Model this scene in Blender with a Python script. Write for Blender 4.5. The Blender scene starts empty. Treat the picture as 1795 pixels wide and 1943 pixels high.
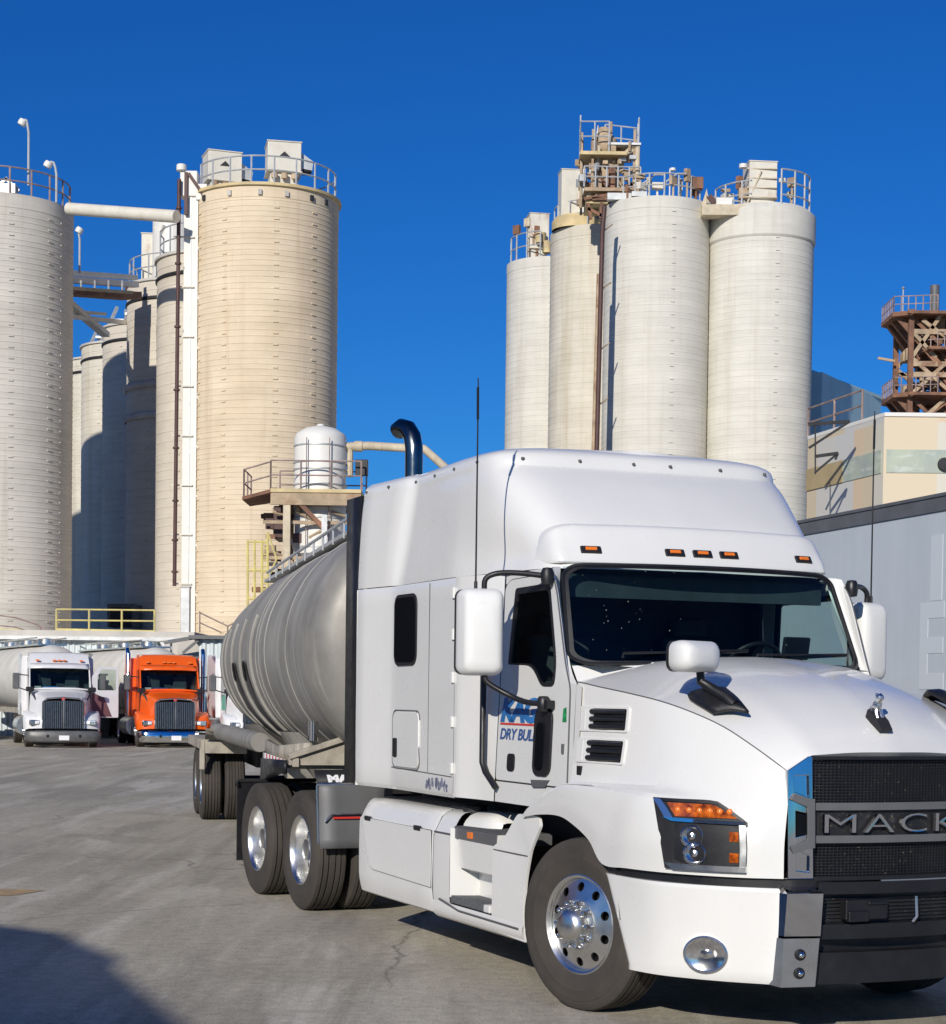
import bpy, bmesh, math, random
import numpy as np
from mathutils import Vector, Matrix
PI = math.pi; rad = math.radians
SC = bpy.context.scene; COL = SC.collection
random.seed(7); rng = np.random.default_rng(7)

# ------------------------------------------------------------------ camera
CAM_H, PITCH, ROLL, FPX = 1.8715, 0.0328, 0.0128, 3557.85
cam = bpy.data.cameras.new('camera'); cam_o = bpy.data.objects.new('camera', cam); COL.objects.link(cam_o)
cam.sensor_fit = 'HORIZONTAL'; cam.sensor_width = 36; cam.lens = 36*FPX/1795
cam.shift_y = (1434.15-971.5)/1795
cam.clip_start = .1; cam.clip_end = 5000
cam_o.matrix_world = Matrix.Translation((0, 0, CAM_H)) @ Matrix.Rotation(PI/2-PITCH, 4, 'X') @ Matrix.Rotation(ROLL, 4, 'Z')
SC.camera = cam_o
# ------------------------------------------------------------------ sky and sun
SUN_AZ, SUN_EL = rad(19), rad(23)            # light travels towards +Y and a little to the right
w = bpy.data.worlds.new('World'); SC.world = w; w.use_nodes = True
nt = w.node_tree; bg = nt.nodes['Background']
sky = nt.nodes.new('ShaderNodeTexSky'); sky.sky_type = 'NISHITA'; sky.sun_disc = False
sky.sun_elevation = SUN_EL; sky.sun_rotation = rad(180)+SUN_AZ
sky.air_density = 1.0; sky.dust_density = 0.25; sky.ozone_density = 4.5; sky.altitude = 300
hsv = nt.nodes.new('ShaderNodeHueSaturation'); hsv.inputs['Saturation'].default_value = 1.22
tint = nt.nodes.new('ShaderNodeMix'); tint.data_type = 'RGBA'; tint.blend_type = 'MULTIPLY'; tint.inputs[0].default_value = 1; tint.inputs[7].default_value = (.112, .332, .572, 1)   # deep clear winter sky
nt.links.new(sky.outputs[0], hsv.inputs['Color']); nt.links.new(hsv.outputs[0], tint.inputs[6]); nt.links.new(tint.outputs[2], bg.inputs['Color'])
bg.inputs['Strength'].default_value = 0.15
sl = bpy.data.lights.new('sun', 'SUN'); sl.energy = 4.0; sl.angle = rad(.53); sl.color = (1, .94, .845)
so = bpy.data.objects.new('sun', sl); COL.objects.link(so)
so.rotation_euler = Vector((math.sin(SUN_AZ)*math.cos(SUN_EL), math.cos(SUN_AZ)*math.cos(SUN_EL), -math.sin(SUN_EL))).to_track_quat('-Z', 'Y').to_euler()
vs = SC.view_settings; vs.view_transform = 'Standard'; vs.look = 'None'; vs.exposure = 0; vs.gamma = 1
SC.cycles.max_bounces = 8; SC.cycles.transparent_max_bounces = 12

# ------------------------------------------------------------------ materials
def mat(name, col, rough=.5, metal=0, var=0, vscale=2.0, streak=0, streak_col=(.25, .13, .06), bump=0, bscale=40, coat=0, rvar=0, streak_thr=.55, sscale=(3, 3, .25), spec=.5, col2=None, bands=0):
    m = bpy.data.materials.new(name); m.use_nodes = True
    n = m.node_tree.nodes; L = m.node_tree.links; b = n['Principled BSDF']
    b.inputs['Base Color'].default_value = (*col, 1); b.inputs['Roughness'].default_value = rough; b.inputs['Metallic'].default_value = metal
    b.inputs['Coat Weight'].default_value = coat; b.inputs['Coat Roughness'].default_value = .06; b.inputs['Specular IOR Level'].default_value = spec
    tc = n.new('ShaderNodeTexCoord'); src = None
    def noise(scale, detail=6, vec=None, rgh=.6):
        t = n.new('ShaderNodeTexNoise'); t.inputs['Scale'].default_value = scale; t.inputs['Detail'].default_value = detail; t.inputs['Roughness'].default_value = rgh
        L.new(vec or tc.outputs['Object'], t.inputs['Vector']); return t.outputs['Fac']
    def ramp(fac, a, b_, c0, c1):
        r = n.new('ShaderNodeValToRGB'); r.color_ramp.elements[0].position = a; r.color_ramp.elements[1].position = b_
        r.color_ramp.elements[0].color = (*c0, 1); r.color_ramp.elements[1].color = (*c1, 1); L.new(fac, r.inputs[0]); return r.outputs[0]
    if var:
        lo = tuple(c*(1-var) for c in col) if col2 is None else col2
        hi = tuple(min(1, c*(1+var*.5)) for c in col)
        src = ramp(noise(vscale, 8), .32, .68, lo, hi)
    if streak:
        mp = n.new('ShaderNodeMapping'); mp.inputs['Scale'].default_value = sscale; L.new(tc.outputs['Object'], mp.inputs[0])
        f = ramp(noise(1.0, 9, mp.outputs[0], .68), streak_thr, streak_thr+.18, (0, 0, 0), (streak,)*3)
        mx = n.new('ShaderNodeMix'); mx.data_type = 'RGBA'; L.new(f, mx.inputs[0])
        if src is not None: L.new(src, mx.inputs[6])
        else: mx.inputs[6].default_value = (*col, 1)
        mx.inputs[7].default_value = (*streak_col, 1); src = mx.outputs[2]
    if bands:                                # faint course-by-course tone of stave walls
        mp = n.new('ShaderNodeMapping'); mp.inputs['Scale'].default_value = (.25, .25, 2.1); L.new(tc.outputs['Object'], mp.inputs[0])
        f = ramp(noise(1.0, 7, mp.outputs[0], .75), .3, .7, (1-bands,)*3, (1+bands*.35,)*3)
        mx = n.new('ShaderNodeMix'); mx.data_type = 'RGBA'; mx.blend_type = 'MULTIPLY'; mx.inputs[0].default_value = 1; L.new(src, mx.inputs[6]); L.new(f, mx.inputs[7]); src = mx.outputs[2]
    if src is not None: L.new(src, b.inputs['Base Color'])
    if rvar:
        f = noise(vscale*1.7, 6); r = n.new('ShaderNodeMapRange'); r.inputs[1].default_value = .3; r.inputs[2].default_value = .7
        r.inputs[3].default_value = max(.02, rough-rvar); r.inputs[4].default_value = rough+rvar; L.new(f, r.inputs[0]); L.new(r.outputs[0], b.inputs['Roughness'])
    if bump:
        bp = n.new('ShaderNodeBump'); bp.inputs['Strength'].default_value = bump; bp.inputs['Distance'].default_value = .02
        L.new(noise(bscale, 5), bp.inputs['Height']); L.new(bp.outputs[0], b.inputs['Normal'])
    return m
def glass(name, tint, refl=.08, rough=.02):
    m = bpy.data.materials.new(name); m.use_nodes = True; n = m.node_tree.nodes; L = m.node_tree.links
    for x in list(n):
        if x.type != 'OUTPUT_MATERIAL': n.remove(x)
    out = [x for x in n if x.type == 'OUTPUT_MATERIAL'][0]
    tr = n.new('ShaderNodeBsdfTransparent'); tr.inputs[0].default_value = (*tint, 1)
    gl = n.new('ShaderNodeBsdfGlossy'); gl.inputs['Roughness'].default_value = rough; gl.inputs[0].default_value = (.9, .95, 1, 1)
    ge = n.new('ShaderNodeNewGeometry'); dt = n.new('ShaderNodeVectorMath'); dt.operation = 'DOT_PRODUCT'; L.new(ge.outputs['Normal'], dt.inputs[0]); L.new(ge.outputs['Incoming'], dt.inputs[1])
    def mt(op, a, b=None):
        x = n.new('ShaderNodeMath'); x.operation = op
        for i, v in enumerate((a, b)):
            if v is None: continue
            if isinstance(v, (int, float)): x.inputs[i].default_value = v
            else: L.new(v, x.inputs[i])
        return x.outputs[0]
    f_ = mt('ADD', .03, mt('MULTIPLY', .75, mt('POWER', mt('SUBTRACT', 1.0, mt('ABSOLUTE', dt.outputs['Value'])), 5.0)))    # thin sheet, same on both faces
    mx = n.new('ShaderNodeMixShader'); L.new(f_, mx.inputs[0]); L.new(tr.outputs[0], mx.inputs[1]); L.new(gl.outputs[0], mx.inputs[2])
    L.new(mx.outputs[0], out.inputs[0]); return m
M = {}
M['white'] = mat('white truck paint', (.775, .768, .733), .28, 0, .035, 1.3, coat=.55, rvar=.05, streak=.3, streak_col=(.56, .53, .47), sscale=(16, 16, 5), streak_thr=.66)
M['white2'] = mat('white moulded plastic', (.785, .78, .745), .42, 0, .04, 3, rvar=.06)
M['black'] = mat('black plastic', (.012, .012, .014), .45, 0, .3, 6, rvar=.1)
M['rubber'] = mat('tyre rubber', (.060, .051, .042), .85, 0, .25, 3, bump=.25, bscale=60, col2=(.040, .035, .030))
M['seam'] = mat('panel gap', (.10, .10, .105), .7)
M['chrome'] = mat('polished chrome', (.78, .79, .8), .06, 1, .05, 8)
M['alu'] = mat('polished aluminium', (.78, .775, .75), .30, 1, .08, 6, rvar=.05)
M['dullalu'] = mat('dusty brushed tank metal', (.315, .302, .27), .52, .22, .22, 1.1, streak=.75, streak_col=(.52, .50, .45), sscale=(4.2, .9, .22), streak_thr=.52, rvar=.1, col2=(.20, .19, .17))
M['stack'] = mat('dark heat stained steel', (.16, .18, .19), .22, 1, .2, 5, rvar=.06)
M['frame_dirty'] = mat('dusty frame steel', (.42, .38, .31), .75, .1, .4, 4, bump=.2, bscale=25)
M['steel_dark'] = mat('dark chassis steel', (.03, .03, .032), .6, .3, .4, 5)
M['greyguard'] = mat('grey mudguard plastic', (.12, .122, .125), .5, 0, .15, 4)
M['amber'] = mat('amber lens', (.55, .12, .008), .15, coat=.6, var=.5, vscale=26, col2=(.10, .014, .003))
M['ambermark'] = mat('amber marker lens', (.85, .2, .02), .25, coat=.5)
M['lampglass'] = mat('headlamp optics', (.85, .86, .88), .16, 1, .4, 24)
M['red'] = mat('red reflective tape', (.65, .04, .03), .4)
M['cream'] = mat('cream dusty steel', (.62, .53, .38), .7, 0, .25, 2, streak=.8, streak_col=(.30, .16, .08), bump=.15, bscale=20)
M['glass'] = glass('tinted windscreen', (.58, .71, .70))
M['sideglass'] = glass('tinted side glass', (.70, .80, .78))
M['interior'] = mat('cab trim', (.045, .06, .068), .7, 0, .3, 4)
M['intgrey'] = mat('cab grey-green trim', (.16, .19, .18), .7, 0, .2, 4)
M['darkglass'] = mat('dark sleeper glass', (.006, .007, .009), .05, spec=.08)
M['blue'] = mat('blue lettering', (.03, .19, .50), .4, var=.35, vscale=3)
M['navy'] = mat('navy lettering', (.04, .10, .28), .45)
M['greytext'] = mat('faded blue grey lettering', (.22, .23, .32), .5, var=.4, vscale=60)
M['green'] = mat('green sticker', (.02, .30, .10), .5, var=.5, vscale=30)
M['whitetext'] = mat('white lettering', (.85, .85, .85), .5)
M['galv'] = mat('galvanised steel', (.55, .56, .55), .5, .4, .2, 3)
M['grit'] = mat('grey step grip', (.14, .145, .15), .8, 0, .4, 60, bump=.6, bscale=120)

# ------------------------------------------------------------------ mesh helpers
class MB:
    def __init__(s): s.v = []; s.f = []
    def add(s, V, F, M_=None):
        b = len(s.v)
        if M_ is not None: V = [tuple(M_ @ Vector(v)) for v in V]
        s.v += [tuple(map(float, v)) for v in V]; s.f += [tuple(b+i for i in f) for f in F]; return s
    def box(s, x0, x1, y0, y1, z0, z1, M_=None):
        V = [(x, y, z) for z in (z0, z1) for y in (y0, y1) for x in (x0, x1)]
        return s.add(V, [(0, 2, 3, 1), (4, 5, 7, 6), (0, 1, 5, 4), (2, 6, 7, 3), (0, 4, 6, 2), (1, 3, 7, 5)], M_)
    def cbox(s, c, d, rz=0, rx=0, ry=0):
        m = Matrix.Translation(c) @ Matrix.Rotation(rz, 4, 'Z') @ Matrix.Rotation(ry, 4, 'Y') @ Matrix.Rotation(rx, 4, 'X')
        return s.box(-d[0]/2, d[0]/2, -d[1]/2, d[1]/2, -d[2]/2, d[2]/2, m)
    def tube(s, pts, r, n=8, caps=True, closed=False):
        P = [Vector(p) for p in pts]; k = len(P); rr = r if hasattr(r, '__len__') else [r]*k
        rings = []; up = None
        for i in range(k):
            if closed: t = P[(i+1) % k]-P[i-1]
            else: t = P[min(i+1, k-1)]-P[max(i-1, 0)]
            t.normalize()
            if up is None:
                up = Vector((0, 0, 1)) if abs(t.z) < .9 else Vector((1, 0, 0))
            a = t.cross(up)
            if a.length < 1e-4: a = t.cross(Vector((0, 1, 0)))
            a.normalize(); b_ = a.cross(t).normalized(); up = b_
            rings.append([tuple(P[i]+(a*math.cos(2*PI*j/n)+b_*math.sin(2*PI*j/n))*rr[i]) for j in range(n)])
        V = [v for q in rings for v in q]; F = []
        for i in range(k if closed else k-1):
            i2 = (i+1) % k
            for j in range(n): F.append((i*n+j, i*n+(j+1) % n, i2*n+(j+1) % n, i2*n+j))
        if caps and not closed: F += [tuple(range(n))[::-1], tuple(range((k-1)*n, k*n))]
        return s.add(V, F)
    def beam(s, a, b, wd, ht=None):       # square bar between two points
        a, b = Vector(a), Vector(b); d = b-a; L_ = d.length
        m = Matrix.Translation(a) @ d.to_track_quat('X', 'Z').to_matrix().to_4x4()
        ht = ht or wd
        return s.box(0, L_, -wd/2, wd/2, -ht/2, ht/2, m)
    def lathe(s, prof, n=32, M_=None, cap0=False, cap1=False):     # prof: (radius, z), axis z
        V = []; F = []
        for r_, z in prof:
            for j in range(n): V.append((r_*math.cos(2*PI*j/n), r_*math.sin(2*PI*j/n), z))
        for i in range(len(prof)-1):
            for j in range(n): F.append((i*n+j, i*n+(j+1) % n, (i+1)*n+(j+1) % n, (i+1)*n+j))
        if cap0: F.append(tuple(range(n))[::-1])
        if cap1: F.append(tuple(range((len(prof)-1)*n, len(prof)*n)))
        return s.add(V, F, M_)
    def grid(s, P, flip=False):
        P = np.asarray(P, float); a, b = P.shape[:2]
        F = [(i*b+j, (i+1)*b+j, (i+1)*b+j+1, i*b+j+1) for i in range(a-1) for j in range(b-1)]
        if flip: F = [f[::-1] for f in F]
        return s.add(P.reshape(-1, 3), F)
    def poly(s, outer, holes=(), fn=None, thick=0, tvec=(0, 0, 1)):   # planar polygon with holes; fn maps (a,b)->xyz
        bm = bmesh.new(); fn = fn or (lambda a, b: (a, b, 0)); E = []
        for loop in [outer, *holes]:
            vs_ = [bm.verts.new((p[0], p[1], 0)) for p in loop]
            E += [bm.edges.new((vs_[i], vs_[(i+1) % len(vs_)])) for i in range(len(vs_))]
        bmesh.ops.triangle_fill(bm, use_beauty=True, use_dissolve=False, edges=E, normal=(0, 0, 1))
        bm.verts.index_update(); V = [fn(v.co.x, v.co.y) for v in bm.verts]; F = [tuple(v.index for v in f.verts) for f in bm.faces]; bm.free()
        if thick:
            n_ = len(V); T = Vector(tvec)*thick
            V2 = [tuple(Vector(v)+T) for v in V]; F2 = [tuple(i+n_ for i in f[::-1]) for f in F]
            k = 0; S_ = []
            for loop in [outer, *holes]:
                m_ = len(loop)
                for i in range(m_): S_.append((k+i, k+(i+1) % m_, n_+k+(i+1) % m_, n_+k+i))
                k += m_
            s.add(V+V2, F+F2+S_)
        else: s.add(V, F)
        return s
    def mirror(s):                         # add the copy mirrored in y
        b = len(s.v); s.f += [tuple(b+i for i in f[::-1]) for f in s.f]; s.v += [(x, -y, z) for x, y, z in s.v]; return s
    def flipped(s):
        o = MB(); o.v = [(x, -y, z) for x, y, z in s.v]; o.f = [f[::-1] for f in s.f]; return o
    def build(s, name, m, parent=None, smooth=38, bevel=0, seg=2, solid=0, merge=0, recalc=True):
        me = bpy.data.meshes.new(name); me.from_pydata(s.v, [], s.f)
        if recalc or merge:
            bm = bmesh.new(); bm.from_mesh(me)
            if merge: bmesh.ops.remove_doubles(bm, verts=bm.verts, dist=merge)
            if recalc: bmesh.ops.recalc_face_normals(bm, faces=bm.faces)
            bm.to_mesh(me); bm.free()
        me.materials.append(M[m] if isinstance(m, str) else m)
        if smooth:
            for p in me.polygons: p.use_smooth = True
            me.set_sharp_from_angle(angle=rad(smooth))
        o = bpy.data.objects.new(name, me); COL.objects.link(o)
        if parent is not None: o.parent = parent
        if solid:
            q = o.modifiers.new('solid', 'SOLIDIFY'); q.thickness = solid; q.offset = -1
        if bevel:
            q = o.modifiers.new('bevel', 'BEVEL'); q.width = bevel; q.segments = seg; q.limit_method = 'ANGLE'; q.angle_limit = rad(35); q.harden_normals = True
        return o
def spl(P, n, sharp=(), axis=0):           # Catmull-Rom through control points along an axis, broken at the sharp indices
    P = np.moveaxis(np.asarray(P, float), axis, 0); k = len(P); out = []
    ns = n if hasattr(n, '__len__') else [n]*(k-1)
    def tan(i, seg):
        if i in sharp or i in (0, k-1): return P[seg+1]-P[seg]
        return (P[i+1]-P[i-1])/2
    for i in range(k-1):
        m0, m1 = tan(i, i), tan(i+1, i)
        for t in np.arange(ns[i])/ns[i]:
            out.append((2*t**3-3*t**2+1)*P[i]+(t**3-2*t**2+t)*m0+(-2*t**3+3*t**2)*P[i+1]+(t**3-t**2)*m1)
    out.append(P[-1]); return np.moveaxis(np.array(out), 0, axis)
def surf(P, nu, nv, su=(), sv=()):
    return spl(spl(P, nu, su, 0), nv, sv, 1)
def rrect(x0, x1, y0, y1, r, n=5):
    o = []
    for cx, cy, a in ((x1-r, y1-r, 0), (x0+r, y1-r, 90), (x0+r, y0+r, 180), (x1-r, y0+r, 270)):
        for i in range(n+1):
            t = rad(a+90*i/n); o.append((cx+r*math.cos(t), cy+r*math.sin(t)))
    return o
def rpoly(pts, r, n=4):                    # round every corner of a polygon
    o = []; k = len(pts); rs = r if hasattr(r, '__len__') else [r]*k
    for i in range(k):
        p = Vector(pts[i]); a = Vector(pts[i-1])-p; b = Vector(pts[(i+1) % k])-p
        d = min(rs[i], a.length*.45, b.length*.45)
        if d < 1e-4: o.append(tuple(p)); continue
        A = p+a.normalized()*d; B = p+b.normalized()*d
        for j in range(n+1):
            t = j/n; q = A*(1-t)**2+p*2*t*(1-t)+B*t*t; o.append((q.x, q.y))
    return o
def empty(name, loc=(0, 0, 0), rz=0, parent=None):
    o = bpy.data.objects.new(name, None); o.location = loc; o.rotation_euler = (0, 0, rz); o.empty_display_size = .3; COL.objects.link(o)
    if parent is not None: o.parent = parent
    return o
def tag(o, label=None, cat=None, group=None, kind=None):
    if label: o['label'] = label
    if cat: o['category'] = cat
    if group: o['group'] = group
    if kind: o['kind'] = kind
    return o
def kids(o): return [x for x in COL.objects if x.parent == o]
def copy_tree(o, parent=None):
    c = o.copy(); COL.objects.link(c)
    if parent is not None: c.parent = parent
    for ch in kids(o): copy_tree(ch, c)
    return c
def text_mb(body, size, depth=.004, fn=None, sx=1, shear=0, align='LEFT', weight=0, spacing=1):   # lettering as a mesh, fn maps (x,y,z)->xyz
    cu = bpy.data.curves.new('t', 'FONT'); cu.body = body; cu.size = size; cu.extrude = depth/2; cu.align_x = align; cu.shear = shear; cu.offset = weight; cu.space_character = spacing
    cu.resolution_u = 4
    o = bpy.data.objects.new('t', cu); COL.objects.link(o)
    me = bpy.data.meshes.new_from_object(o.evaluated_get(bpy.context.evaluated_depsgraph_get()))
    V = [(v.co.x*sx, v.co.y, v.co.z) for v in me.vertices]; F = [tuple(p.vertices) for p in me.polygons]
    bpy.data.objects.remove(o); bpy.data.meshes.remove(me); bpy.data.curves.remove(cu)
    mb = MB(); mb.add([fn(*v) for v in V] if fn else V, F); return mb
def ry(P):                                  # (forward, right, up) control points -> local xyz
    P = np.array(P, float); P[..., 1] *= -1; return P
# ------------------------------------------------------------------ wheels
AX = Matrix.Rotation(PI/2, 4, 'X')          # lathe axis +z -> local -y (outwards on the truck's right side)
def tyre_mb(W=.28, Ro=.515, grooves=(-.078, -.03, .03, .078), n=56, lug=False):
    h = W/2
    p = [(.287, -h*.78), (.30, -h*.9), (.345, -h*.97), (.36, -h*1.0), (.395, -h*1.035), (.40, -h*1.02), (.435, -h*1.035), (.455, -h*1.02), (.459, -h*.995), (.472, -h*.98), (.492, -h*.93), (Ro-.006, -h*.83)]
    for g in grooves: p += [(Ro, g-.0085), (Ro-.014, g-.006), (Ro-.014, g+.006), (Ro, g+.0085)]
    p += [(Ro-.006, h*.83), (.492, h*.93), (.472, h*.98), (.459, h*.995), (.455, h*1.02), (.435, h*1.035), (.40, h*1.02), (.395, h*1.035), (.36, h*1.0), (.345, h*.97), (.30, h*.9), (.287, h*.78)]
    return MB().lathe(p, n, AX)
def hole_disc(r0, r1, nh, rc, rh, zfn, n=40):
    c = lambda R, k, cx=0, cy=0: [(cx+R*math.cos(2*PI*i/k), cy+R*math.sin(2*PI*i/k)) for i in range(k)]
    holes = [c(r0, n)]+[c(rh, 14, rc*math.cos(2*PI*(i+.5)/nh), rc*math.sin(2*PI*(i+.5)/nh)) for i in range(nh)]
    return MB().poly(c(r1, n), holes, lambda a, b: (a, b, zfn(math.hypot(a, b))), .014, (0, 0, -1))
def xf(mb, m): 
    o = MB(); return o.add(mb.v, mb.f, m)
def make_wheel(name, parent, loc, kind='drive', rz=0, tyres=(0,), rimmat='alu', tread=(-.078, -.03, .03, .078), side=1):
    wv = empty(name, loc, rz, parent)
    flip = (lambda mb: mb) if side > 0 else (lambda mb: mb.flipped())
    t = MB()
    for k in tyres:
        q = tyre_mb(grooves=tread); t.add([(x, y+k, z) for x, y, z in q.v], q.f)
    flip(t).build('tyre', 'rubber', wv, 30)
    r = MB()
    if kind == 'steer':
        r.lathe([(.283, .06), (.283, .10), (.299, .116), (.30, .124), (.292, .128), (.277, .118), (.272, .10)], 48, AX)
        zf = lambda d: .098+(.272-d)*.30
        q = hole_disc(.15, .272, 10, .223, .028, zf); r.add(q.v, q.f, AX)
        r.lathe([(.152, .13), (.15, .142), (.11, .15), (.105, .19), (.085, .225), (.06, .238), (.0, .24)], 40, AX)
        flip(r).build('rim', rimmat, wv, 40)
        b = MB().lathe([(.27, -.12), (.27, .05), (0.0, .05)], 24, AX); flip(b).build('brake_drum', 'black', wv, 40)
        for i in range(10):
            nuts = MB()
            a = 2*PI*i/10; m = AX @ Matrix.Translation((.132*math.cos(a), .132*math.sin(a), .142))
            nuts.lathe([(.021, 0), (.021, .012), (.017, .02), (.017, .048), (.011, .058), (0, .06)], 12, m)
            flip(nuts).build('nut_cover', 'chrome', wv, 40)
    else:
        r.lathe([(.283, .06), (.283, .10), (.299, .116), (.30, .124), (.292, .128), (.28, .115), (.272, .08), (.262, .03), (.255, -.015)], 48, AX)
        zf = lambda d: -.02+(.25-d)*-.12
        q = hole_disc(.12, .256, 10, .215, .024, zf); r.add(q.v, q.f, AX)
        flip(r).build('rim', rimmat, wv, 40)
        hb = MB().lathe([(.125, -.04), (.122, .02), (.10, .035), (.092, .075), (.03, .085), (0, .085)], 32, AX)
        for i in range(10):
            a = 2*PI*i/10; hb.lathe([(.017, 0), (.017, .03), (0, .034)], 8, AX @ Matrix.Translation((.145*math.cos(a), .145*math.sin(a), -.03)))
        hb.lathe([(.145, -.04), (.175, -.045)], 32, AX)
        flip(hb).build('hub', rimmat, wv, 40)
        flip(MB().lathe([(.27, -.44), (.25, -.08), (0.0, -.08)], 24, AX)).build('brake_drum', 'black', wv, 40)
    return wv
# ------------------------------------------------------------------ the white truck tractor
YAW = .3984
TR = empty('truck_tractor', (1.7408, 11.5595, 0), YAW-PI/2)
tag(TR, 'large white sleeper truck in the foreground with dry bulk lettering on its door', 'truck')
def part(mb, name, m, parent=TR, both=False, **k):
    if both:
        a = mb.build(name, m, parent, **k); b = mb.flipped().build(name, m, parent, **k); return a, b
    return mb.build(name, m, parent, **k)
# ---- sleeper box (side walls flare out at the rear)
def sleeper_loop(z, dr=0.0):
    return [(-3.83, 1.27+dr, z), (-3.80, 1.275+dr, z), (-3.27, 1.205+dr, z), (-3.22, 1.20+dr, z), (-2.6, 1.208+dr, z), (-1.99, 1.215+dr, z), (-1.95, 1.215+dr, z)]
P = [sleeper_loop(z, d) for z, d in ((1.155, -.02), (1.19, 0), (1.9, .0), (2.662, -.003), (2.670, -.008))]
mb = MB().grid(surf(ry(P), [2, 4, 6, 2], [2, 4, 2, 6, 6, 2], (1, 3), (1, 2, 3, 5)))
mb.grid(ry([[(-3.83, 1.27, 1.155), (-3.83, .0, 1.155)], [(-3.83, 1.27, 1.19), (-3.83, 0, 1.19)], [(-3.83, 1.27, 2.668), (-3.83, 0, 2.668)]]))
mb.grid(ry([[(-3.83, 1.25, 1.155), (-3.83, 0, 1.155)], [(-3.22, 1.18, 1.155), (-3.22, 0, 1.155)], [(-1.95, 1.195, 1.155), (-1.95, 0, 1.155)]]))
mb.mirror(); sleeper = part(mb, 'sleeper_body', 'white', merge=.0005)
# roof fairing, lofted in horizontal half loops
def roof_loop(z, a):
    return [(f, r, z) for f, r in a]
L0 = [(-3.83, 1.262), (-3.80, 1.268), (-3.27, 1.20), (-3.17, 1.168), (-2.6, 1.185), (-2.15, 1.195), (-1.95, 1.185), (-1.62, 1.145), (-1.25, 1.105), (-.98, 1.075), (-.80, 1.00), (-.72, .80), (-.68, .42), (-.66, 0)]
L1 = [(-3.83, 1.26), (-3.80, 1.266), (-3.25, 1.20), (-3.14, 1.155), (-2.6, 1.17), (-2.15, 1.185), (-1.95, 1.175), (-1.62, 1.13), (-1.25, 1.07), (-1.0, 1.03), (-.84, .955), (-.77, .78), (-.74, .42), (-.73, 0)]
L2 = [(-3.83, 1.25), (-3.80, 1.256), (-3.20, 1.19), (-3.08, 1.135), (-2.6, 1.145), (-2.15, 1.165), (-1.95, 1.165), (-1.65, 1.15), (-1.35, 1.105), (-1.14, 1.035), (-1.01, .92), (-.96, .72), (-.935, .42), (-.92, 0)]
L3 = [(-3.83, 1.235), (-3.80, 1.24), (-3.14, 1.175), (-3.02, 1.12), (-2.6, 1.13), (-2.15, 1.15), (-1.95, 1.15), (-1.70, 1.14), (-1.49, 1.105), (-1.36, 1.03), (-1.28, .90), (-1.245, .70), (-1.225, .42), (-1.21, 0)]
L4 = [(-3.83, 1.22), (-3.80, 1.225), (-3.10, 1.16), (-2.99, 1.11), (-2.6, 1.12), (-2.15, 1.135), (-1.95, 1.135), (-1.76, 1.125), (-1.60, 1.085), (-1.51, 1.0), (-1.455, .87), (-1.425, .68), (-1.41, .42), (-1.40, 0)]
def inset(L, s, fs=0): return [(max(-3.83, f-fs), r*s if r else 0) for f, r in L]
L5 = [(f-.02, r-.012 if r else 0) if f > -3.8 else (f, r-.012) for f, r in L4]
L6 = [(f-.07 if f > -3.8 else f, r-.06 if r > .1 else r) for f, r in L4]
L7 = [(f-.14 if f > -3.8 else f, r*.86) for f, r in L4]
zb = lambda f: 3.545 if f > -2.4 else 3.545-.0*(f+2.4)
lev = [(2.676, L0), (2.80, L1), (3.02, L2), (3.27, L3), (3.405, L4), (3.42, L4), (3.475, L5), (3.515, L6), (3.54, L7)]
P = [roof_loop(z, L) for z, L in lev]
G = surf(ry(P), [3, 4, 4, 3, 1, 2, 2, 2], [2, 4, 3, 5, 5, 3, 4, 4, 4, 4, 4, 4, 4], (4, 5), (1, 2, 3))
# roof climbs a little over the front half and falls to the rear; the edge dips at the far front corner
def rake(G):
    G = G.copy(); z = G[..., 2]; f = G[..., 0]; k = np.clip((z-3.1)/.4, 0, 1)
    G[..., 2] = z+k*(-.03*np.clip((-1.6-f)/2.2, 0, 1)); return G
mb = MB().grid(rake(G))
top = rake(G)[-1]; mb.grid(np.stack([top, np.stack([top[:, 0], top[:, 1]*0, top[:, 2]+.02], 1)]))
mb.grid(ry([[(-3.83, 1.26, 2.682), (-3.83, 0, 2.682)], [(-3.83, 1.22, 3.4), (-3.83, 0, 3.4)], [(-3.83, 1.0, 3.51), (-3.83, 0, 3.53)]]))
mb.mirror(); roof = part(mb, 'roof_fairing', 'white', merge=.0005, smooth=50)
# small rivets along the roof edge
mb = MB(); ed = spl(ry(roof_loop(3.447, L4)), 6); ed = rake(ed)
dist = np.concatenate([[0], np.cumsum(np.linalg.norm(np.diff(ed, axis=0), axis=1))])
for d in np.arange(.12, dist[-1], .40):
    mb = MB()
    p = np.array([np.interp(d, dist, ed[:, k]) for k in range(3)])
    mb.add(*[(MB().lathe([(.011, -.01), (.011, .006), (.006, .011), (0, .012)], 8, Matrix.Translation(p) @ Vector((p[0]+2.2, p[1]*1.2, 0)).to_track_quat('Z', 'Y').to_matrix().to_4x4()) if p[0] > -1.75 else MB().lathe([(.011, -.01), (.011, .006), (.006, .011), (0, .012)], 8, Matrix.Translation(p) @ AX)).__dict__[k] for k in ('v', 'f')])
    part(mb, 'rivet', 'seam', roof, both=True)
# dark gap between roof and sleeper, floor of the cab
part(MB().box(-3.8, -.85, -1.0, 1.0, 2.664, 2.682), 'roof_seal', 'seam')
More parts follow.
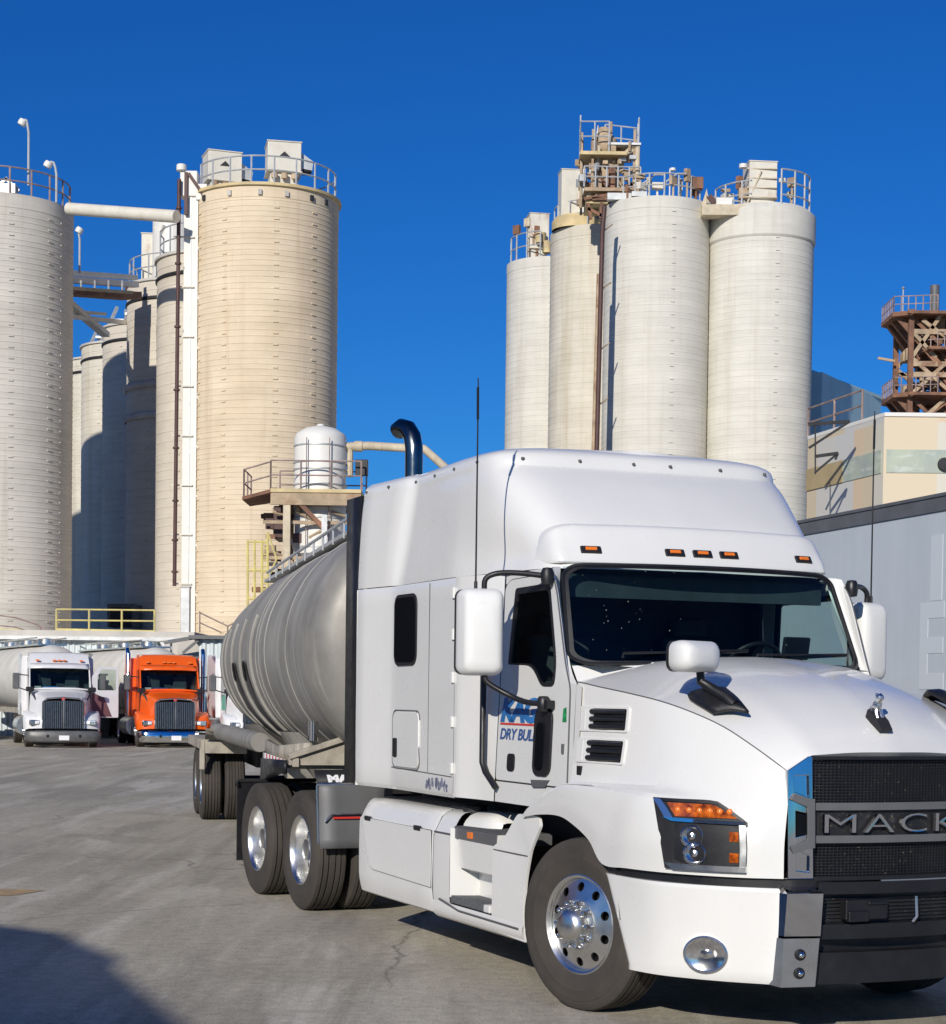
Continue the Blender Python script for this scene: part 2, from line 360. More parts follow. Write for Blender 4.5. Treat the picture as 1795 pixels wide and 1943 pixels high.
# moulding steps and door lines on the sleeper side
def line(parent, pts, r=.005, name='panel_gap', m='seam', n=6): return part(MB().tube(ry(pts), r, n), name, m, parent)
R0 = 1.2085
for pts in ([(-3.2, R0-.006, 1.32), (-2.6, R0, 1.31), (-1.97, R0+.006, 1.30)], [(-2.44, R0+.001, 1.315), (-2.44, R0+.001, 2.655)]): line(sleeper, pts, .004)
a = rrect(-3.16, -2.62, 1.33, 1.735, .06)
door = part(MB().poly(a, (), lambda x, z: (x, -(R0-.012+.0095*(x+3.2)), z), .016, (0, -1, 0)), 'luggage_door', 'white', sleeper, bevel=.005)
part(MB().poly(rrect(-3.13, -3.06, 1.40, 1.54, .012), (), lambda x, z: (x, -(R0+.003), z), .012, (0, -1, 0)), 'handle', 'black', door, bevel=.003)
line(sleeper, [(x, R0-.003+.0095*(x+3.2), z) for x, z in rrect(-3.175, -2.605, 1.318, 1.747, .065)+[(-2.67, 1.747)]], .0045)
o_ = part(MB().poly(rrect(-3.15, -2.69, 2.075, 2.60, .085), (), lambda x, z: (x, -(R0-.004), z), .012, (0, -1, 0)), 'sleeper_window', 'black', sleeper, bevel=.004)
part(MB().poly(rrect(-3.125, -2.715, 2.10, 2.575, .07), (), lambda x, z: (x, -(R0+.009), z), .003, (0, -1, 0)), 'pane', 'darkglass', o_)
for z in (2.565, 2.28, 1.985, 1.68, 1.36):
    part(MB().cbox((-1.965, -1.222, z), (.035, .02, .075)), 'hinge_clip', 'white2', sleeper, bevel=.005)
mb = MB(); rs_ = random.Random(3); x_ = -2.45
for k in range(9):                          # illegible small registration marks
    if k != 3:
        for j in range(3): mb.cbox((x_+rs_.uniform(0, .03), -1.2165, 1.235+rs_.uniform(-.022, .022)), (rs_.uniform(.010, .034), .004, rs_.uniform(.014, .06)), ry=rs_.uniform(-.5, .5))
    x_ += .046
part(mb, 'registration_marks', 'greytext', sleeper)
# black rubber extender behind the sleeper
mb = MB().grid(surf(ry([[(-3.84, 1.245, 1.16), (-4.20, 1.235, 1.16)], [(-3.84, 1.245, 3.40), (-4.20, 1.235, 3.40)]]), 2, 2))
part(mb, 'side_extender', 'black', solid=.03, both=True)
# ---- cab shell
def rdoor(x, z): return 1.135-.042*(z-1.3)
mb = MB(); cabs = []
for xd in (-1.405, -1.72):
  mb = MB(); cabs.append(mb)
  mb.grid(surf(ry([[(-1.949, 1.213, z), (-1.90, 1.212, z), (xd*.5-.95, 1.165, z), (xd, rdoor(0, z)+.004, z)] for z in (1.165, 1.6, 2.2, 2.672)]), 3, 5, (), (1,)))
  mb.poly(rpoly([(xd, 1.165), (-.28, 1.165), (-.28, 1.30), (xd, 1.30)], .001), (), lambda x, z: (x, -(rdoor(x, z)-.004), z))          # sill
  mb.poly([(xd-.005, 2.60), (-.66, 2.625), (-.70, 2.672), (xd-.005, 2.672)], (), lambda x, z: (x, -(rdoor(x, z)-.002), z))                      # header
  pil = [[(-.70, rdoor(0, 2.66)-.002, 2.672), (-.735, 1.05, 2.68), (-.76, .985, 2.685)], [(-.62, rdoor(0, 2.5)-.003, 2.50), (-.66, 1.065, 2.5), (-.70, 1.012, 2.5)],
       [(-.46, rdoor(0, 2.1)-.003, 2.10), (-.46, 1.10, 2.08), (-.44, 1.062, 2.06)], [(-.34, rdoor(0, 1.95)-.003, 1.93), (-.30, 1.10, 1.92), (-.27, 1.07, 1.9)]]
  mb.grid(surf(ry(pil), 5, 4, (), (1,)))
  mb.poly([(-.42, 1.165), (-.18, 1.165), (-.18, 1.93), (-.34, 1.95), (-.42, 1.96)], (), lambda x, z: (x, -(rdoor(x, z)-.002), z))              # cowl side
  mb.grid(ry([[(-.27, 1.07, 1.9), (-.2, .5, 1.95), (-.18, 0, 1.96)], [(-.44, 1.05, 2.055), (-.14, .55, 2.085), (-.06, 0, 2.09)]]))
q_ = cabs[1].flipped(); cabs[0].add(q_.v, q_.f); cab = part(cabs[0], 'cab_shell', 'white', recalc=False)
# interior: floor, back wall, dash, seats, wheel
ib = MB().box(-1.9, -.3, -1.05, 1.05, 1.15, 1.2).box(-1.93, -1.90, -1.08, 1.08, 1.15, 2.66).box(-1.9, -.8, -1.0, 1.0, 2.64, 2.66)
ib.box(-1.9, -1.70, 1.05, 1.08, 1.2, 2.6).box(-1.9, -1.38, -1.08, -1.05, 1.2, 2.6)
interior = part(ib, 'cabin_interior', 'interior')
da = [[(-.86, r, 1.95), (-.78, r, 2.01), (-.55, r*1.0, 2.045), (-.35, r*.98, 2.06), (-.22, r*.95, 2.05)] for r in (1.03, .5, 0, -.5, -1.03)]
part(MB().grid(surf(ry(da), 2, 3)).box(-.87, -.80, -1.03, 1.03, 1.5, 1.96), 'dashboard', 'interior', interior)
for y in (.52, -.52):
    s_ = MB(); s_.cbox((-1.50, y, 1.58), (.5, .5, .14)); s_.cbox((-1.76, y, 1.95), (.14, .48, .70), ry=-.10); s_.cbox((-1.80, y, 2.36), (.1, .28, .16), ry=-.1)
    part(s_, 'seat', 'interior', interior, bevel=.05, seg=3)
sw = MB().tube([(.21*math.cos(2*PI*i/28), .21*math.sin(2*PI*i/28), 0) for i in range(28)], .016, 8, closed=True).cbox((0, 0, 0), (.40, .05, .02)).cbox((0, 0, 0), (.1, .1, .05))
sw = xf(sw, Matrix.Translation((-.93, .52, 2.07)) @ Matrix.Rotation(-.9, 4, 'Y')); part(sw, 'steering_wheel', 'black', interior)
part(MB().cbox((-.60, .66, 2.20), (.03, .20, .15), ry=.2).cbox((-.56, .66, 2.09), (.05, .04, .12)), 'dash_screen', 'black', interior, bevel=.01)
part(MB().box(-.85, -.80, -.98, .98, 2.50, 2.66), 'header_shelf', 'interior', interior)
part(MB().poly([(-1.38, 1.28), (-.45, 1.28), (-.36, 1.90), (-.75, 1.90), (-.96, 2.03), (-1.38, 2.03)], (), lambda x, z: (x, -(rdoor(x, z)-.035), z)), 'door_lining', 'intgrey', interior, both=True)
# ---- doors, both sides
def make_door(side):
    q = (lambda mb: mb) if side > 0 else (lambda mb: mb.flipped())
    xr = 0 if side > 0 else -.315
    out = rpoly([(-1.385+xr, 1.31), (-1.385+xr, 2.58), (-1.30+xr, 2.625), (-.68, 2.635), (-.60, 2.53), (-.415, 2.06), (-.33, 1.92), (-.305, 1.31)], [.03, .08, .06, .06, .1, .1, .05, .03])
    win = rpoly([(-1.275+xr, 2.07), (-1.215+xr, 2.565), (-.69, 2.575), (-.535, 2.08), (-.55, 1.925), (-.74, 1.925), (-.90, 2.06)], [.02, .03, .05, .1, .05, .05, .12])
    fn = lambda x, z: (x, -(rdoor(x, z)-.008), z)
    d = part(q(MB().poly(out, [win], fn, .016, (0, -1, 0))), 'door', 'white', bevel=.006)
    fr = [(x, z) for x, z in win]; cx, cz = np.mean(fr, 0)
    inner = [(cx+(x-cx)*.90, cz+(z-cz)*.90) for x, z in fr]
    wf = part(q(MB().poly(fr, [inner], lambda x, z: (x, -(rdoor(x, z)-.004), z), .014, (0, -1, 0))), 'window', 'black', d)
    part(q(MB().poly([(cx+(x-cx)*.96, cz+(z-cz)*.96) for x, z in fr], (), lambda x, z: (x, -(rdoor(x, z)-.006), z))), 'pane', 'sideglass', wf)
    h = part(q(MB().poly(rrect(-1.20, -1.085, 1.375, 1.49, .03), (), lambda x, z: (x, -(rdoor(x, z)+.004), z), .012, (0, -1, 0))), 'handle', 'black', d, bevel=.004)
    g = part(q(MB().poly(rrect(-.79, -.535, 1.365, 1.785, .07), (), lambda x, z: (x, -(rdoor(x, z)+.004), z), .02, (0, -1, 0))), 'fuel_cubby_window', 'black', d, bevel=.008)
    part(q(MB().poly(rrect(-.735, -.63, 1.40, 1.70, .045), (), lambda x, z: (x, -(rdoor(x, z)+.0245), z), .008, (0, -1, 0))), 'pane', 'darkglass', g)
    part(q(MB().tube(ry([(x, rdoor(x, z)+.003, z) for x, z in out]), .0055, 6, closed=True)), 'seal', 'seam', d)
    part(q(MB().poly([(-.82, 1.335), (-.54, 1.345), (-.60, 1.30), (-.79, 1.29)], (), lambda x, z: (x, -(rdoor(x, z)+.008), z), .006, (0, -1, 0))), 'step_recess', 'seam', d)
    return d
dr = make_door(1); dl = make_door(-1)
df = lambda x0, z0: (lambda x, y, z: (x+x0, -(rdoor(x, y+z0)+.0115+z), y+z0))
part(text_mb('KAG', .20, .002, df(-1.345, 1.705), 1.42, .22, 'LEFT', .012, .92), 'lettering', 'blue', dr)
part(MB().poly([(-1.345, 1.676), (-.60, 1.676), (-.60, 1.688), (-1.345, 1.688)], (), lambda x, z: (x, -(rdoor(x, z)+.011), z), .002, (0, -1, 0)), 'underline', 'red', dr)
part(text_mb('DRY BULK', .10, .002, df(-1.345, 1.582), 1.34, .2, 'LEFT', .002, .95), 'lettering', 'navy', dr)
part(MB().poly([(-.40, 1.71), (-.345, 1.71), (-.355, 1.80), (-.395, 1.79)], (), lambda x, z: (x, -(rdoor(x, z)+.0105), z), .002, (0, -1, 0)), 'sticker', 'green', dr)
part(MB().cbox((-.37, -1.135, 1.545), (.02, .02, .06)), 'hinge', 'seam', dr)
# black grab bar / seal behind the door
mb = MB().tube(ry([(-1.50, 1.17, 2.10), (-1.50, 1.19, 2.0), (-1.50, 1.19, 1.42), (-1.46, 1.185, 1.36), (-1.33, 1.165, 1.26)]), .021, 10)
part(mb, 'grab_bar', 'black', both=True)
M['paleTank0'] = mat('dried specks', (.20, .20, .19), .8)
# ---- windscreen
def ws_pt(u, v):                            # u -1..1 across, v 0 bottom..1 top
    r = u*(1.055+(0.985-1.055)*v); k = abs(u)**2.4
    f = (-.10-.36*k)+v*((-.60-.13*k)-(-.10-.36*k)); z = (2.075-.01*k)+v*.62
    return (f, -r, z)
U = np.linspace(-1, 1, 25); V = np.linspace(0, 1, 9)
ws = part(MB().grid([[ws_pt(u, v) for u in U] for v in V]), 'windscreen', 'glass', smooth=80)
ring = rrect(-1, 1, 0, 1, .13, 6)
fr = []
def dens(loop, k=6):
    o = []
    for i in range(len(loop)):
        a, b = loop[i], loop[(i+1) % len(loop)]; kk = max(1, int(math.hypot(a[0]-b[0], a[1]-b[1])/.12))
        o += [(a[0]+(b[0]-a[0])*t/kk, a[1]+(b[1]-a[1])*t/kk) for t in range(kk)]
    return o
ring = dens(rrect(-1, 1, 0.0, 1, .13, 6))
A = [ws_pt(u*1.008, .5+(v-.5)*1.02) for u, v in ring]; B = [ws_pt(u*.976, .5+(v-.5)*.95) for u, v in ring]
off = lambda p, d: (p[0]+d, p[1], p[2]+d*.5)
mb = MB(); n_ = len(ring); mb.add([off(p, .006) for p in A]+[off(p, .006) for p in B], [(i, (i+1) % n_, n_+(i+1) % n_, n_+i) for i in range(n_)])
mb.tube([off(p, .008) for p in A], .012, 6, closed=True)
part(mb, 'seal', 'black', ws)
sp_ = MB()
for k in range(26):
    u = random.uniform(-.95, .95) if k % 4 == 0 else random.uniform(.55, .95); v = random.uniform(.08, .95); c_ = Vector(ws_pt(u, v))+Vector((.006, 0, .004)); e_ = random.uniform(.0012, .0042)
    sp_.add([c_+Vector((0, -e_, -e_)), c_+Vector((0, e_, -e_*.7)), c_+Vector((0, e_*.6, e_)), c_+Vector((0, -e_*.8, e_*.8))], [(0, 1, 2, 3)])
part(sp_, 'bug_specks', 'paleTank0', ws, smooth=0)
for (u0, u1) in ((.75, -.02), (-.05, -.86)):
    a = Vector(ws_pt(u0, .03)); b = Vector(ws_pt(u1, .12)); nn = Vector((.025, 0, .02))
    part(MB().tube([a+nn, a+nn*1.3+Vector((0, 0, .02)), (a+b)/2+nn*1.5, b+nn], [.012, .010, .008, .006], 6).beam(a.lerp(b, .35)+nn*.7, b+nn*.7, .012, .02), 'wiper', 'black', ws)
# ---- sun visor with five amber marker lights
vis = [[(-.99, r, z0+.02), (-.93, r, z0), (-.88, r, z0-.03), (-.60, r, 2.80), (-.565, r, 2.735), (-.585, r, 2.715), (-.64, r, 2.72)] for r, z0 in ((0, 3.005), (.3, 3.003), (.6, 2.995), (.8, 2.985))]
def vcol(r, back, z0, low=0):
    b = back; return [(-1.02-b, r, z0+.03), (-.83-b, r, z0+.010), (-.785-b, r, z0-.02), (-.69-b, r, 2.78), (-.665-b, r, 2.732-low), (-.675-b, r, 2.708-low), (-.76-b, r, 2.715-low)]
P = [vcol(0, 0, 2.968), vcol(.35, .01, 2.967), vcol(.7, .038, 2.962), vcol(.90, .075, 2.955), vcol(1.0, .13, 2.935), vcol(1.045, .21, 2.86)]
P[-2] = vcol(1.005, .125, 2.90)
P[-1] = [(-1.20, 1.02, 2.80), (-1.16, 1.035, 2.79), (-1.12, 1.047, 2.77), (-1.02, 1.052, 2.745), (-1.0, 1.052, 2.72), (-1.01, 1.048, 2.703), (-1.05, 1.03, 2.708)]
G = surf(ry(P), [5, 5, 4, 4, 4], [2, 3, 6, 3, 2, 2], (), (2, 3, 4))
mb = MB().grid(G).mirror(); vis_o = part(mb, 'sun_visor', 'white', merge=.0005, smooth=30)
def visor_pt(r, t):                          # on the visor face, t 0 low .. 1 high
    rr = abs(r); i = np.interp(rr, [0, .35, .7, .92, 1.02], [0, .01, .038, .075, .13])
    a = np.array([-.69-i, 2.78]); b = np.array([-.785-i, np.interp(rr, [0, .7, .92, 1.02], [2.945, 2.935, 2.925, 2.905])]); p = a+(b-a)*t
    return Vector((p[0], -r, p[1]))
for r in (.78, .20, .0, -.20, -.80):
    c = visor_pt(r, .10); c2 = visor_pt(r+.05, .02); c3 = visor_pt(r-.05, .02); tx = (c3-c2).normalized(); up = (visor_pt(r, .5)-visor_pt(r, .0)).normalized(); nn = up.cross(tx).normalized()
    if nn.x < 0: nn = -nn
    up = (up*.35+Vector((0, 0, 1))*.65); up = (up-nn*up.dot(nn)).normalized()
    m = Matrix((tx, up, nn)).transposed().to_4x4(); m.translation = c+nn*.002
    b_ = part(MB().box(-.068, .068, -.026, .026, -.02, .014, m), 'marker_light', 'black', vis_o, bevel=.006)
    part(MB().box(-.038, .038, -.011, .013, .01, .022, m), 'lens', 'ambermark', b_, bevel=.004)
# ---- hood and fenders as one shell: columns run from behind the wheel to the grille corner, rows from the lower edge to the centre
#        f,   bottom z, r_low, r_mid, z_sh, r_sh(outer), r_in, crease r/z, dome r/z, centre f/z
cols = []
def col(fb, zb, rl, fm, rm, zm, fs, rs, zs, fi, ri, zi, fh, rh, zh, fc, rc, zc, fd, rd, zd, f0, z0):
    cols.append([(fb, rl, zb), (fm, rm, zm), (fs, rs, zs), (fi, ri, zi), (fh, rh, zh), (fc, rc, zc), ((fc+fd)/2, (rc+rd)/2+.01, (zc*.45+zd*.55)-.010), (fd, rd, zd), ((fd+f0)/2, rd*.5, z0*.7+zd*.3+.003), (f0, 0, z0)])
#   bottom            mid               shelf outer        shelf inner        hood side         crease             dome               centre
col(-.80, 1.10, 1.215, -.74, 1.222, 1.135, -.70, 1.215, 1.165, -.66, 1.19, 1.175, -.6, 1.13, 1.6, -.6, 1.1, 1.96, -.6, .6, 2.08, -.6, 2.12)
col(-.52, 1.135, 1.222, -.50, 1.232, 1.20, -.49, 1.222, 1.255, -.47, 1.185, 1.275, -.46, 1.125, 1.6, -.46, 1.1, 1.96, -.44, .6, 2.08, -.40, 2.12)
col(-.24, 1.145, 1.225, -.24, 1.238, 1.24, -.24, 1.222, 1.325, -.24, 1.15, 1.345, -.25, 1.112, 1.62, -.255, 1.098, 1.955, -.18, .60, 2.085, -.06, 2.125)
col(-.05, 1.11, 1.225, -.03, 1.24, 1.23, -.02, 1.222, 1.34, -.01, 1.14, 1.36, 0.0, 1.095, 1.63, 0.0, 1.075, 1.925, .08, .59, 2.07, .12, 2.11)
col(.17, 1.03, 1.222, .20, 1.238, 1.18, .24, 1.215, 1.34, .26, 1.12, 1.365, .30, 1.065, 1.63, .30, 1.04, 1.89, .35, .58, 2.02, .40, 2.065)
col(.335, .905, 1.215, .42, 1.23, 1.12, .50, 1.20, 1.33, .54, 1.09, 1.37, .58, 1.02, 1.62, .60, .985, 1.845, .62, .57, 1.955, .66, 2.005)
col(.62, .905, 1.205, .68, 1.215, 1.11, .76, 1.165, 1.315, .80, 1.04, 1.375, .82, .96, 1.60, .84, .915, 1.785, .86, .555, 1.885, .90, 1.935)
col(.90, .905, 1.125, .94, 1.135, 1.10, .98, 1.07, 1.285, 1.0, .96, 1.37, 1.02, .88, 1.56, 1.04, .835, 1.71, 1.06, .54, 1.80, 1.10, 1.845)
col(1.14, .905, .98, 1.16, .985, 1.09, 1.165, .93, 1.25, 1.175, .85, 1.355, 1.185, .785, 1.50, 1.20, .745, 1.61, 1.235, .525, 1.70, 1.28, 1.735)
col(1.30, .905, .83, 1.31, .83, 1.08, 1.31, .795, 1.22, 1.31, .745, 1.33, 1.31, .70, 1.44, 1.315, .672, 1.525, 1.35, .512, 1.615, 1.39, 1.64)
col(1.40, .905, .665, 1.40, .665, 1.07, 1.398, .655, 1.20, 1.395, .645, 1.30, 1.385, .64, 1.40, 1.36, .635, 1.485, 1.405, .505, 1.567, 1.455, 1.585)
G = surf(ry(cols), 6, [4, 4, 4, 4, 4, 3, 3, 4, 4], (10,), (5, 7))
nc = len(cols); keep = MB(); a, b = G.shape[:2]
lim_col = 2*6; lim_row = 12
V = G.reshape(-1, 3); F = []
for i in range(a-1):
    for j in range(b-1):
        if i < lim_col and j >= lim_row: continue
        F.append((i*b+j, (i+1)*b+j, (i+1)*b+j+1, i*b+j+1))
keep.add(V, F)
# close the rear of the shelf and return flanges
keep.grid([G[:, 0], G[:, 0]*[1, 1, 1]+[0, .06, .0]])
keep.grid([G[lim_col, 12:], G[lim_col, 12:]+[-.01, 0, -.05]])
keep.grid([G[-1, 20:], G[-1, 20:]+[-.05, 0, -.035]])
keep.mirror(); hood = part(keep, 'hood', 'white', merge=.0006, smooth=26)
from mathutils.bvhtree import BVHTree
HB = BVHTree.FromPolygons([Vector(v) for v in keep.v], keep.f)
# dark arch liner under the hood and the engine bulk that closes the view
lin = MB()
for s_ in (1, -1):
    lin.box(-.80, .62, s_*.66, s_*.60, .35, 1.9)
    lin.grid([[(x, -s_*r, z) for r in (1.19, .62)] for x, z in [(-.80, 1.12), (-.5, 1.16), (-.2, 1.18), (.1, 1.17), (.30, 1.10), (.45, .95), (.52, .6)]])
    lin.box(.50, 1.02, *sorted((-s_*.62, -s_*.86)), .45, .86)
lin.box(.5, 1.36, -.62, .62, .42, 1.42).box(-.8, .5, -.6, .6, .7, 1.75)
part(lin, 'wheel_arch_liner', 'black', smooth=0)
# fender to bumper gap strip
bplan = [(.32, 1.17), (.62, 1.165), (.90, 1.08), (1.14, .94), (1.29, .79), (1.37, .66), (1.42, .52), (1.44, .0)]
pl = spl(ry(bplan), 5)
part(MB().grid([[(*p, z) for p in pl] for z in (.85, .91)]).mirror(), 'gap_strip', 'black', merge=.0005)
# hood side air vents: two recessed louvres
def hood_side(f, z):                         # outward radius of the hood side near the vents
    h = HB.ray_cast(Vector((f, -3, z)), Vector((0, 1, 0)))[0]; return -h.y if h else 1.1
for zc in (1.735, 1.548):
    pan = part(MB().poly(rpoly([(-.205, zc-.075), (-.205, zc+.075), (.335, zc+.075), (.335, zc-.075)], .02), [rpoly([(-.13, zc-.062), (-.13, zc+.062), (.31, zc+.062), (.31, zc-.062)], .012)],
        lambda x, z: (x, -(hood_side(x, z)-.004), z), .014, (0, -1, 0)), 'vent_surround', 'white', hood, bevel=.004)
    part(MB().poly([(-.13, zc-.062), (-.13, zc+.062), (-.04, zc+.062), (-.04, zc-.062)], (), lambda x, z: (x, -(hood_side(x, z)+.004-.0*(x+.13)), z), .004, (0, -1, 0)), 'vent_ramp', 'white2', pan)
    mb = MB().poly([(-.05, zc-.064), (-.05, zc+.064), (.31, zc+.064), (.31, zc-.064)], (), lambda x, z: (x, -(hood_side(x, z)+.006), z), .002, (0, -1, 0))
    part(mb, 'vent_opening', 'black', pan)
    for k in range(3):
        z = zc-.044+.044*k
        mb = MB().tube(ry([(-.06, hood_side(-.05, z)+.012, z), (.1, hood_side(.1, z)+.018, z), (.30, hood_side(.30, z)+.012, z)]), [.016, .014, .012], 8)
        part(mb, 'louvre', 'black', pan)
for zc in (1.42,):
    lt_ = part(MB().box(-.185, -.12, -1.135, -1.105, zc-.03, zc+.03), 'hood_latch', 'black', hood, bevel=.005, both=True)
part(MB().tube(ry([(-.252, 1.118, 1.36), (-.254, 1.116, 1.62), (-.258, 1.10, 1.95)]), .006, 6), 'cowl_gap', 'seam', hood, both=True)
part(MB().tube(ry([(-.20, 1.219, 1.338), (.0, 1.226, 1.350), (.22, 1.222, 1.355)]), .004, 5), 'fender_moulding', 'white2', hood, both=True)
# crease line where hood top meets the side, a moulded trim seam
ln = G[2*6:, 20]; part(MB().tube(np.array(ln)+np.array([0, -.001, .0005]), .0035, 5), 'hood_seam', 'seam', hood)
# hood mounted convex mirror, both sides
def hood_mirror(side):
    q = (lambda mb: mb) if side > 0 else (lambda mb: mb.flipped())
    base = q(MB().grid(surf(ry([[(.60, .80, 1.905), (.72, .88, 1.865), (.95, .86, 1.79)], [(.72, .74, 1.935), (.84, .78, 1.93), (1.02, .78, 1.81)], [(.80, .69, 1.93), (.95, .70, 1.875), (1.09, .71, 1.80)]]), 3, 3)))
    hm = empty('hood_mirror', (0, 0, 0), 0, TR); ox = 0 if side > 0 else .30
    part(base, 'mirror_base', 'black', hm, solid=.02)
    part(q(MB().tube(ry([(.99, .745, 1.83), (.95, .77, 1.87), (.87, .80, 1.91), (.82, .86+ox*.6, 1.96), (.82, .87+ox, 2.05)]), [.036, .034, .030, .026, .022], 10)), 'arm', 'black', hm)
    hd = [[(.93-.005, .82+dx, z) for dx, z in rrect(-.13*s_, .13*s_, 2.03+o_, 2.165-o_, .05-.02*(1-s_), 4)] for s_, o_ in ()]
    rings = []
    for f, sx, zz0, zz1, r in ((.735, .165, 2.015, 2.18, .05), (.80, .172, 2.01, 2.185, .055), (.87, .16, 2.015, 2.18, .055), (.92, .125, 2.035, 2.155, .045), (.94, .07, 2.06, 2.13, .03)):
        rings.append([(f+a_*.45, .895+ox+a_, b_) for a_, b_ in rrect(-sx, sx, zz0, zz1, r, 4)])
    R_ = ry(rings); R_ = np.concatenate([R_, R_[:, :1]], 1); mb = MB().grid(spl(R_, 3)); mb.f.append(tuple(len(mb.v)-R_.shape[1]+i for i in range(R_.shape[1]-1)))
    h = part(q(mb), 'housing', 'white2', hm, merge=.0005)
    part(q(MB().poly(rrect(-.168, .168, 2.012, 2.183, .05), (), lambda a_, b_: (.735+a_*.45, -(.895+ox+a_), b_), .03, (-1, 0, 0))), 'bezel', 'black', h, bevel=.004)
    part(q(MB().poly(rrect(-.15, .15, 2.025, 2.17, .04), (), lambda a_, b_: (.703+a_*.45, -(.895+ox+a_), b_))), 'mirror_glass', 'chrome', h)
    return hm
hood_mirror(1); hood_mirror(-1)
# hood ornament: a small sitting dog on a finned base
ob = MB().poly([(-.05, 0), (.075, -.02), (.085, .0), (.05, .035), (-.03, .06)], (), lambda a_, b_: (1.27+a_*1.15, -.04, 1.745+b_-a_*.45), .08, (0, 1, 0))
orn = part(ob, 'hood_ornament', 'steel_dark', hood, bevel=.004)
bd = bpy.data.meshes.new('dog'); ov = [(1.13, 0, 1.845), (1.165, 0, 1.862), (1.205, 0, 1.888), (1.225, 0, 1.925), (1.255, 0, 1.925), (1.185, .018, 1.825), (1.185, -.018, 1.825), (1.215, .016, 1.85), (1.232, .016, 1.805), (1.215, -.016, 1.85), (1.232, -.016, 1.805), (1.21, .018, 1.95), (1.21, -.018, 1.95), (1.16, .016, 1.84), (1.16, -.016, 1.84)]
oe = [(0, 1), (1, 2), (2, 3), (3, 4), (0, 13), (13, 5), (0, 14), (14, 6), (2, 7), (7, 8), (2, 9), (9, 10), (3, 11), (3, 12)]
ov = [(x+.07, y, z-.045) for x, y, z in ov]; bd.from_pydata(ov, oe, []); bo = bpy.data.objects.new('dog_figure', bd); COL.objects.link(bo); bo.parent = orn
bo.modifiers.new('skin', 'SKIN'); bo.modifiers.new('sub', 'SUBSURF').levels = 1; bo.modifiers['sub'].render_levels = 1
rr_ = [.018, .02, .021, .017, .013, .009, .009, .010, .009, .010, .009, .007, .007, .012, .012]
for v_, r_ in zip(bd.skin_vertices[0].data, rr_): v_.radius = (r_*1.15, r_*1.15)
bd.materials.append(M['alu'])
